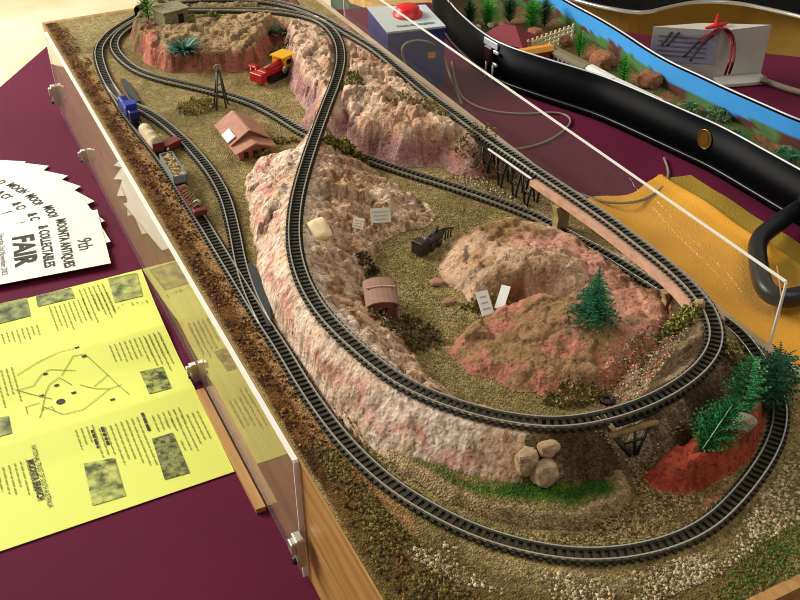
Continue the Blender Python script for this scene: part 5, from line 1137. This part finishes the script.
# latch, emblem, handle
def wall_frame(px_pt):
    i=min(range(n),key=lambda i:(OL[i][0]-px_pt[0])**2+(OL[i][1]-px_pt[1])**2); a=Vector(OL[i-1]);b=Vector(OL[(i+1)%n]); t_=(b-a).normalized(); nrm=Vector((t_.y,-t_.x))*sg
    return Vector(OL[i]),t_,nrm
def on_wall(name,parts,pt,z):
    o,t_,nr=wall_frame(pt); Mx=Matrix(((t_.x,nr.x,0),(t_.y,nr.y,0),(0,0,1))); base=Vector((o.x,o.y,z))
    for mbn,c,d,m in parts:
        mb_=MB().box((0,0,0),d,bev=min(d)*.25); mb_.v=[tuple(Mx@(Vector(v)+Vector(c))+base) for v in mb_.v]; mb_.build(mbn,m,case)
M['chrome']=mat('bright_chrome',(225,228,230),.3,metal=.3)
lp=(0.5875, 0.9951, 0.0659)
on_wall('latch',[('latch_plate',(0,.0008,.002),(.036,.002,.010),M['chrome']),('latch',(0,.004,-.014),(.018,.006,.024),mat('latch_dark',(60,26,26),.4)),('latch_bar',(.018,.003,-.006),(.012,.003,.005),M['chrome']),('latch_foot',(.016,.003,-.026),(.011,.003,.005),M['chrome'])],lp,RZ-.008)
for k in (-.006,.012):
    o,t_,nr=wall_frame(lp); a=Vector((o.x,o.y,RZ-.036))+Vector((nr.x,nr.y,0))*.003+Vector((t_.x,t_.y,0))*k
    MB().tube([a,a+Vector((nr.x,nr.y,0))*.002+Vector((0,0,-.024))],.0018,6).build('latch_wire',M['chrome'],case)
ep=(0.7295, 0.6249, 0.0429); o,t_,nr=wall_frame(ep)
mb=MB(); c0=Vector((o.x,o.y,.043)); T3=Vector((t_.x,t_.y,0)); N3=Vector((nr.x,nr.y,0))
ring=[c0+T3*.0105*math.cos(a)+Vector((0,0,.013*math.sin(a)))+N3*.0015 for a in np.linspace(0,2*math.pi,25)[:-1]]; mb.add(ring,[tuple(range(24))]); mb.add([c0+N3*.0022+T3*.007*math.cos(a)+Vector((0,0,.009*math.sin(a))) for a in np.linspace(0,2*math.pi,25)[:-1]],[tuple(range(24))])
mb.tube(ring+[ring[0]],.001,6,cap=False); mb.build('emblem',mat('old_brass',(150,116,52),.35,metal=.7),case)
hp=[(.722,.455,.040)]+[tuple(p[:3]) for p in [(0.755,0.4688,0.0219),(0.707,0.456,0.0219),(0.6653,0.4416,0.0219),(0.6456,0.4367,0.0219),(0.6283,0.4262,0.0219),(0.6107,0.4071,0.0219),(0.5882,0.3782,0.0219),(0.5722,0.3564,0.0219),(0.5629,0.3405,0.0219),(0.5648,0.3294,0.0219),(0.5823,0.3246,0.0219),(0.6104,0.3246,0.0219),(0.6481,0.3222,0.0219)]]+[(.745,.345,.040)]
hq,_=catmull(hp,.004)
for _ in range(3): hq[2:-2]=(hq[:-4]+hq[1:-3]+hq[2:-2]+hq[3:-1]+hq[4:])/5
rr=[.0105 if 3<i<len(hq)-4 else .007 for i in range(len(hq))]
MB().tube(hq,rr,14).build('handle',mat('black_handle',(24,25,27),.35,spec=.5),case)
MB().tube([Vector((0.5548, 0.3146, 0.0359)),Vector((0.5953, 0.3642, 0.0359))],.0009,5).build('handle_stitching',mat('tan_thread',(220,150,90),.6),case)

# things standing in the case
def at3(p): return (p[0],p[1],GZ+.001)
M['cream']=mat('cream_fence',(232,222,170),.6); M['coach']=mat('coach_white',(216,218,222),.4); M['coachroof']=mat('coach_roof',(232,228,214),.5); M['coachgrey']=mat('coach_grey_roof',(120,108,80),.7)
M['redroof']=mat('dull_red_roof',(128,34,44),.6)
hx,hy,_=(0.6692, 1.0316, 0.0519); h=thing('village_house','red hipped roof house in the black case','model house',(hx,hy,GZ+.009),math.radians(-60))
MB().box((0,0,-.004),(.062,.042,.008)).build('plinth',M['stone'],h)
hwl=MB().box((0,0,.007),(.056,.036,.014)).build('wall',mat('house_wall',(104,60,44),.8),h)
mb=MB(); a,b,z0,z1=.040,.029,.0135,.034; mb.add([(-a,-b,z0),(a,-b,z0),(a,b,z0),(-a,b,z0),(-.010,0,z1),(.010,0,z1)],[(0,1,5,4),(1,2,5),(2,3,4,5),(3,0,4),(3,2,1,0)]); mb.build('roof',M['redroof'],h)
mb=MB()
for x in (-.018,-.006,.006,.018): mb.box((x,-.0182,.007),(.006,.0006,.008))
for y in (-.009,.009): mb.box((.0282,y,.007),(.0006,.006,.008))
mb.build('window',M['dark'],hwl)
def longbox(name,label,cat,p0,p1,w,h0,h1,wallm,roofm,win=True,over=.002,group=None):
    a,b=Vector(p0),Vector(p1); d=(b-a); L=Vector((d.x,d.y)).length; ang=math.atan2(d.y,d.x); c=(a+b)/2
    t=thing(name,label,cat,(c.x,c.y,GZ+.004),ang,group); bd=MB().box((0,0,(h0)/2),(L,w,h0)).build('body',wallm,t)
    prof=[(-w/2-over,h0),(-w/2-over,h0+.001),(-w/4,h1),(w/4,h1),(w/2+over,h0+.001),(w/2+over,h0)]; k=len(prof)
    vs=[(-L/2-.001,y,z) for y,z in prof]+[(L/2+.001,y,z) for y,z in prof]
    MB().add(vs,[tuple(reversed(range(k))),tuple(range(k,2*k))]+[(i,(i+1)%k,k+(i+1)%k,k+i) for i in range(k)]).build('roof',roofm,t)
    if win:
        mb=MB(); m_=max(3,int(L/.009))
        for i in range(m_):
            for s in (-1,1): mb.box((-L/2+L*(i+.5)/m_,s*(w/2+.0003),h0*.62),(L/m_*.55,.0006,h0*.36))
        mb.build('window',M['dark'],bd)
    return t
longbox('platform_shelter','orange roofed shelter beside the red roofed house','model shelter',(0.6384, 0.9674, 0.0539),(0.7018, 0.9622, 0.0539),.018,.019,.025,mat('shelter_red',(150,52,30),.6),mat('orange_roof',(226,150,40),.5),False)
longbox('railway_coach','grey roofed coach at the end of the white coaches in the case','model coach',(0.7053, 0.976, 0.0549),(0.7153, 0.8818, 0.0549),.020,.016,.0205,mat('coach_body_grey',(150,140,120),.6),M['coachgrey'],True,group='coaches in the black case')
longbox('railway_coach','first white coach, joined to the grey roofed coach','model coach',(0.7166, 0.8811, 0.0549),(0.7192, 0.8257, 0.0549),.016,.016,.020,M['coach'],M['coachroof'],True,group='coaches in the black case')
longbox('railway_coach','white coach at the open end of the coach row','model coach',(0.7196, 0.8215, 0.0549),(0.7312, 0.7344, 0.0549),.016,.016,.020,M['coach'],M['coachroof'],True,group='coaches in the black case')
f0,f1=Vector((0.6828, 0.9973, 0.0499)),Vector((0.7846, 1.0228, 0.0499)); ff=thing('fence','cream lattice fence behind the red roofed house','fence',(f0.x,f0.y,GZ+.002),math.atan2(f1.y-f0.y,f1.x-f0.x)); L=(f1-f0).length
for k in range(11): MB().box((L*k/10,0,.013),(.0036,.0020,.026)).build('post',M['cream'],ff)
for z in (.006,.013,.020): MB().box((L/2,0,z),(L,.0014,.0034)).build('rail',M['cream'],ff)
BG=[(60,170,50),(40,140,40),(90,190,60)]; DGr=[(28,84,44),(40,104,50),(20,64,36)]
for k,(p,hh,rr_,cl,lb) in enumerate((((0.7538, 0.9579, 0.0429),.040,.011,BG,'bright green toy tree beside the cream fence'),((0.7484, 0.8385, 0.0429),.044,.010,BG,'bright green toy tree behind the white coaches'),((0.754, 1.0958, 0.0429),.045,.016,BG,'bright green toy tree above the lattice fence'),((0.6939, 1.137, 0.0429),.045,.016,BG,'bright green toy tree behind the red roof'),((0.7783, 1.0939, 0.0429),.045,.014,DGr,'dark green toy tree near the blue painted sky'),((0.6719, 1.1588, 0.0429),.040,.014,DGr,'dark green toy tree by the curved end of the case'),((0.7365, 1.1366, 0.0429),.040,.014,DGr,'dark green toy tree between two bright ones in the case'))):
    conifer(lb,p,hh,rr_*1.25,cl,10,11,'column',name='toy_tree',droop=-.1,up=.5,z=GZ+.002)
M['rockbrown']=mat('village_rock',(150,96,62),.9,var=.3,scale=150,bump=.5)
for k,(p,s,lb) in enumerate((((0.7678, 0.9144, 0.0429),.020,'brown rock mound behind the grey roofed coach'),((0.7824, 0.8212, 0.0429),.018,'dark brown rock mound under the painted sky'),((0.7423, 1.0656, 0.0429),.012,'small brown rock by the fence end'),((0.7657, 1.0138, 0.0429),.012,'brown rock between fence and grey coach'))):
    rock(lb,p,s,M['rockbrown'],(1.1,1.1,.8),20+k,z=GZ,name='rock_mound',cat='rock',sink=.3)
for k,(p,lb) in enumerate((((0.6696, 1.1284, 0.0429),'pale boulder near the red roof, by the case rim'),((0.6935, 1.1266, 0.0429),'pale boulder behind the red roof ridge'),((0.7107, 1.1231, 0.0429),'pale boulder beyond the red roof corner'))):
    rock(lb,p,.006,mat('pale_rock',(190,170,130),.9),(1,1,.8),30+k,z=GZ+.004,name='rock',cat='rock')
for k,(p,lb,c_) in enumerate((((0.7663, 0.6226, 0.0429),'green bush by the rim near the case emblem',[(60,110,60),(44,90,50)]),((0.7932, 0.5512, 0.0429),'green bush at the shaded end of the case',[(40,120,80),(50,100,60)]),((0.7947, 0.6842, 0.0429),'grey green bush under the painted sky',[(80,110,70),(70,96,60)]),((0.7708, 0.7181, 0.0429),'mossy bush past the last white coach',[(84,124,70),(66,100,54)]))):
    x_,y_,_=p; vs=[];fs=[];cs=[]
    for i in range(160):
        a=Vector((random.gauss(0,1),random.gauss(0,1),random.gauss(0,1))).normalized()*random.uniform(.4,1); q=Vector((a.x*.016,a.y*.022,.006+abs(a.z)*.012)); d=Vector((random.gauss(0,1),random.gauss(0,1),random.gauss(0,1))).normalized()*.004; e=d.orthogonal()*.6
        b=len(vs); vs+=[tuple(q-e),tuple(q+d),tuple(q+e)]; fs.append((b,b+1,b+2)); c=np.array(lin(c_[i%2]))*random.uniform(.7,1.3); cs+=[c]*3
    o=col_mesh('toy_bush',vs,fs,cs,M['leaf']); o.location=(x_,y_,GZ); tag(o,lb,'bush')

# ------------------------------------------------------------------ controller, boxes, cables
M['ctrlblue']=mat('controller_blue',(36,60,128),.4); M['ctrltop']=mat('controller_face',(196,206,206),.45); M['knob']=mat('red_knob',(216,22,24),.35)
a=[Vector(p) for p in ((0.4595, 1.0355, 0.0899),(0.5464, 1.0188, 0.0899),(0.5596, 1.1083, 0.0919),(0.4761, 1.1407, 0.0919))]
ct=thing('train_controller','blue train controller with a grey top and big red knob','controller',(0,0,0))
up=Vector((0,0,1)); mb=MB(); bot=[Vector((v.x,v.y,.0008)) for v in a]
mb.add(bot+a,[(3,2,1,0),(4,5,6,7)]+[(i,(i+1)%4,4+(i+1)%4,4+i) for i in range(4)]); mb.build('body',M['ctrlblue'],ct)
c=sum(a,Vector())/4; nrm=(a[1]-a[0]).cross(a[3]-a[0]).normalized(); 
mb=MB(); f=[c+(v-c)*1.02+nrm*.0005 for v in a]; g_=[v+nrm*.003 for v in f]; mb.add(f+g_,[(3,2,1,0),(4,5,6,7)]+[(i,(i+1)%4,4+(i+1)%4,4+i) for i in range(4)]); fpl=mb.build('face_plate',M['ctrltop'],ct)
Rk=Vector((0,0,1)).rotation_difference(nrm).to_matrix(); kc=a[3].lerp(a[2],.55).lerp(a[0].lerp(a[1],.55),.42)+nrm*.0032
MB().lathe(kc,[(.023,0),(.023,.004),(.019,.005),(.018,.012),(.015,.0145),(.002,.015)],20,M=Rk).build('knob',M['knob'],ct)
mb=MB(); ex_=(a[1]-a[0]).normalized(); ey_=nrm.cross(ex_); tb=a[0]+(a[1]-a[0])*.54+ey_*.012+nrm*.0045
for k in range(12):
    s=-.030+.005*k; w_=random.uniform(.0028,.0044); hh=random.uniform(.0045,.0065)
    mb.add([tb+ex_*s,tb+ex_*(s+w_),tb+ex_*(s+w_)+ey_*hh,tb+ex_*s+ey_*hh],[(0,1,2,3)])
mb.build('lettering',mat('faded_print',(96,104,108),.7),fpl)
fn=(a[1]-a[0]).normalized(); fo=Vector((fn.y,-fn.x,0)); s0=a[0].lerp(a[1],.70)+fo*.0008; 
mb=MB(); s0.z=.045; mb.add([s0,s0+fn*.012,s0+fn*.012+up*.010,s0+up*.010],[(0,1,2,3)]); mb.build('sticker',M['yellow'],ct)
def cable(name,label,pts,r,c,cat='cable'):
    q,_=catmull(pts,.006); mb=MB().tube(q,r,8); o=mb.build(name,c); tag(o,label,cat); return o
M['cab']=mat('grey_cable',(140,128,112),.5)
fp_=a[0].lerp(a[1],.35)
cable('cable','grey cable arching from the controller behind the perspex',[(fp_.x-.010,fp_.y-.018,.040)]+[(0.4679,1.0127,0.0779),(0.4998,1.0231,0.0779),(0.5147,1.0066,0.0779)]+[(0.5568,1.045,0.0379),(0.5266,0.9647,0.0379)]+[(0.5466,0.977,0.002),(0.534,0.9391,0.002)],.0018,M['cab'])
cable('cable','thin grey cable looping over the cloth in front of the case',[(0.5986,1.0864,0.002),(0.5617,1.007,0.002),(0.5458,0.957,0.002),(0.5508,0.9149,0.002),(0.5747,0.8835,0.002),(0.6054,0.8641,0.002),(0.6378,0.8553,0.002),(0.6522,0.8403,0.002),(0.6485,0.8197,0.002),(0.6211,0.7972,0.002),(0.5764,0.7779,0.002),(0.5331,0.7763,0.002),(0.5047,0.7873,0.002),(0.4949,0.8057,0.002)],.0017,M['cab'])
cable('cable','grey cable curving from the case to the orange towel edge',[(0.6917,0.6662,0.002),(0.6724,0.6318,0.002),(0.6426,0.6048,0.002),(0.605,0.5893,0.002)]+[(0.5678,0.5788,0.0099),(0.5459,0.5899,0.0099)]+[(0.5368,0.6287,0.0024),(0.5232,0.6645,0.0024)],.0018,M['cab'])
M['boxw']=mat('white_casing',(196,192,184),.55,var=.05,scale=30)
A0=Vector((0.9274, 0.8409, 0.0009)); Bx=A0+Vector((.076,-.022,0)); dl=Vector((0.8464, 0.9031, 0.0759)); dl.z=A0.z
D0=dl; C0=Bx+(D0-A0)
hb=.079
bx=thing('power_supply_box','white power supply box with a red tag behind the painted sky','power supply',(0,0,0))
mb=MB(); base=[A0,Bx,C0,D0]; cen=sum(base,Vector())/4
tops=[v+Vector((0,0,hb+(.004 if i in (1,) else 0))) for i,v in enumerate(base)]
mb.add(base+tops,[(3,2,1,0),(4,5,6,7)]+[(i,(i+1)%4,4+(i+1)%4,4+i) for i in range(4)]); mb.build('casing',M['boxw'],bx)
dv=(D0-A0); nv=Vector((dv.y,-dv.x,0)).normalized(); nv=nv if (nv.x*(cen-A0).x+nv.y*(cen-A0).y)<0 else -nv
mb=MB(); e0,e1=A0.lerp(D0,.04)+nv*.0006,A0.lerp(D0,.97)+nv*.0006; mb.add([e0+up*.026,e1+up*.024,e1+up*.066,e0+up*.072],[(0,1,2,3)]); mb.build('paper_label',mat('lilac_label',(170,168,190),.6),bx)
mb=MB()
for k in range(5):
    z=.034+.0075*k; p_,q_=A0.lerp(D0,.18)+nv*.0011,A0.lerp(D0,.9)+nv*.0011; mb.add([p_+up*z,q_+up*z,q_+up*(z+.0022),p_+up*(z+.0022)],[(0,1,2,3)])
mb.build('label_print',mat('label_print',(120,118,140),.7),bx)
MB().box(A0.lerp(Bx,.5)+Vector((-.006,-.016,.003)),(.080,.030,.006),rz=math.atan2((Bx-A0).y,(Bx-A0).x),bev=.001).build('plinth',M['boxw'],bx)
rc=A0.lerp(D0,.45).lerp(Bx.lerp(C0,.45),.5)+up*(hb+.0015)
mb=MB(); mb.tube([rc+Vector((-.02,0,0)),rc,rc+Vector((.004,.004,.018))],[.002,.005,.001],6); mb.tube([rc,rc+Vector((.020,-.006,.004))],[.005,.001],6); mb.build('red_tag',M['knob'],bx)
def onpx(*p): return p
for k,(pp,c_) in enumerate((([(0.9016,0.8331,0.0759)]+[(0.9292,0.8445,0.0829),(0.9342,0.8325,0.0829)]+[(0.9464,0.8306,0.0579),(0.8992,0.7798,0.0579)]+[(0.9109,0.7955,0.0279)],(120,20,30)),([(0.8696,0.8224,0.0759)]+[(0.9174,0.8441,0.0819),(0.9337,0.8405,0.0819)]+[(0.9396,0.8295,0.0579),(0.894,0.7825,0.0579)]+[(0.9029,0.7953,0.0279)],(130,24,34)),([(0.8255,0.79,0.0679),(0.8739,0.8254,0.0679),(0.9197,0.852,0.0679)]+[(0.9303,0.8452,0.0809)],(20,20,22)),([(0.8275,0.8057,0.0679),(0.8765,0.8375,0.0679),(0.917,0.858,0.0679)],(20,20,22)),([(0.8286,0.8574,0.0679),(0.8654,0.8843,0.0679),(0.8982,0.9104,0.0679)],(18,18,20)),([(0.8327,0.8509,0.0679),(0.8749,0.8794,0.0679),(0.9079,0.9006,0.0679)],(18,18,20)))):
    q,_=catmull([(p_[0]-.006*0+nv.x*.004,p_[1]+nv.y*.004,p_[2]+.004) for p_ in pp],.004); MB().tube(q,.0021,6).build('wire',mat('wire_%s'%('red','wine','black','dark','jet','coal')[k],c_,.5),bx)
cable('hose','thick grey hose lying on the cloth beside the white box',[Vector(Bx)+Vector((-.026,-.034,.013)),*[Vector(p_) for p_ in [(0.9834,0.7993,0.0059),(0.9931,0.7773,0.0059),(0.9973,0.7501,0.0059),(1.0133,0.7215,0.0059),(1.0367,0.67,0.0059)]]],.0048,M['cab'],'hose')

# case lid standing on edge beyond the table
M['plush']=mat('khaki_plush',(138,106,38),.95,var=.18,scale=6)
rim=[Vector(p_) for p_ in [(1.2365,2.4836,-0.3421),(1.408,2.3528,-0.3421),(1.4997,2.1624,-0.3421),(1.5384,2.065,-0.3421),(1.5756,1.9713,-0.3421),(1.6457,1.8813,-0.3421),(1.7329,1.8817,-0.3421),(1.8222,1.8822,-0.3421),(1.8909,1.8564,-0.3421),(1.9425,1.8114,-0.3421),(1.9831,1.7358,-0.3421),(2.0167,1.6565,-0.3421),(2.0448,1.5403,-0.3421),(2.0495,1.4103,-0.3421)]]
q,_=catmull(rim,.03); back=Vector((.447,.894,0))*.13
lid=thing('case_lid','case lid lined in khaki plush standing on the floor beyond the table','case lid',(0,0,0))
k=len(q); ext=[Vector(p_)+back for p_ in q]
mb=MB(); o2=[Vector(p_)+Vector((0,0,.012)) for p_ in q]; o3=[p_+Vector((0,0,.03)) for p_ in ext]
mb.add([tuple(p_) for p_ in o2]+[tuple(p_) for p_ in o3],[(i,i+1,k+i+1,k+i) for i in range(k-1)],True)
mb.add([tuple(p_) for p_ in o2]+[tuple(Vector(p_)) for p_ in q],[(i,k+i,k+i+1,i+1) for i in range(k-1)],True)
mb.add([tuple(p_) for p_ in o3]+[(p_.x,p_.y,-.7385) for p_ in o3],[(i,i+1,k+i+1,k+i) for i in range(k-1)],True)
mb.build('shell',M['black'],lid)
mb=MB(); ins_=[Vector(p_)+back*.9 for p_ in q]
mb.add([tuple(p_) for p_ in q]+[tuple(p_) for p_ in ins_],[(i,k+i,k+i+1,i+1) for i in range(k-1)],True)
mb.add([tuple(p_) for p_ in ins_]+[(p_.x,p_.y,-.738) for p_ in ins_],[(i,k+i,k+i+1,i+1) for i in range(k-1)]); mb.build('plush_lining',M['plush'],lid)
MB().tube([Vector(p_)+Vector((0,0,.004)) for p_ in q],.006,8).build('rim_trim',mat('chrome_trim',(190,190,186),.25,metal=.7),lid)
# timber chest beyond the table, green edged
tc_=[Vector(p_) for p_ in [(0.9424,2.4267,-0.2721),(1.2674,2.2601,-0.2721),(1.0951,1.951,-0.2721),(1.0145,1.9922,-0.2721),(0.9363,2.1173,-0.2721),(0.9071,2.1943,-0.2721)]]
ch=thing('wooden_chest','pale timber chest with a dark green edge on the floor behind the controller','chest',(0,0,0))
zt=tc_[0].z; MB().prism([(p_.x,p_.y) for p_ in tc_],zt-.02,zt).build('top_board',mat_wood('pale_chest_top',(170,128,70),(206,170,108),scale=5,stretch=(2,14,2)),ch)
cn=sum(tc_,Vector())/len(tc_)
MB().prism([(cn.x+(p_.x-cn.x)*1.03,cn.y+(p_.y-cn.y)*1.03) for p_ in tc_],zt-.075,zt-.021).build('edge_band',mat('dark_green_paint',(20,62,48),.5),ch)
MB().prism([(cn.x+(p_.x-cn.x)*.98,cn.y+(p_.y-cn.y)*.98) for p_ in tc_],-.7398,zt-.076).build('body',mat('chest_green',(24,50,40),.6),ch)
# ------------------------------------------------------------------ light
w=bpy.data.worlds.new('room_light'); S.world=w; w.use_nodes=True
bg=w.node_tree.nodes['Background']; bg.inputs['Color'].default_value=(1,.96,.90,1); bg.inputs['Strength'].default_value=.30
def area(name,loc,target,size,power,col=(1,1,1),sy=None):
    l=bpy.data.lights.new(name,'AREA'); l.shape='RECTANGLE'; l.size=size; l.size_y=sy or size; l.energy=power; l.color=col
    o=bpy.data.objects.new(name,l); o.location=loc; link(o)
    o.rotation_euler=(Vector(target)-Vector(loc)).to_track_quat('-Z','Y').to_euler(); return o
area('window_light',(-1.6,2.5,1.5),(.1,.8,0),1.6,105,(1,.97,.91),1.3)
area('floor_light',(-.9,3.2,1.6),(-.3,3.0,-.7),1.2,60,(1,.96,.88))
area('fill_light',(.9,-.3,2.0),(.2,.5,0),1.2,9,(1,.94,.84))  # added fill from the camera side, no real lamp, lifts the near end
S.view_settings.view_transform='Standard'; S.view_settings.look='None'; S.view_settings.exposure=0
S.cycles.caustics_reflective=False; S.cycles.caustics_refractive=False
S.cycles.filter_width=1.0
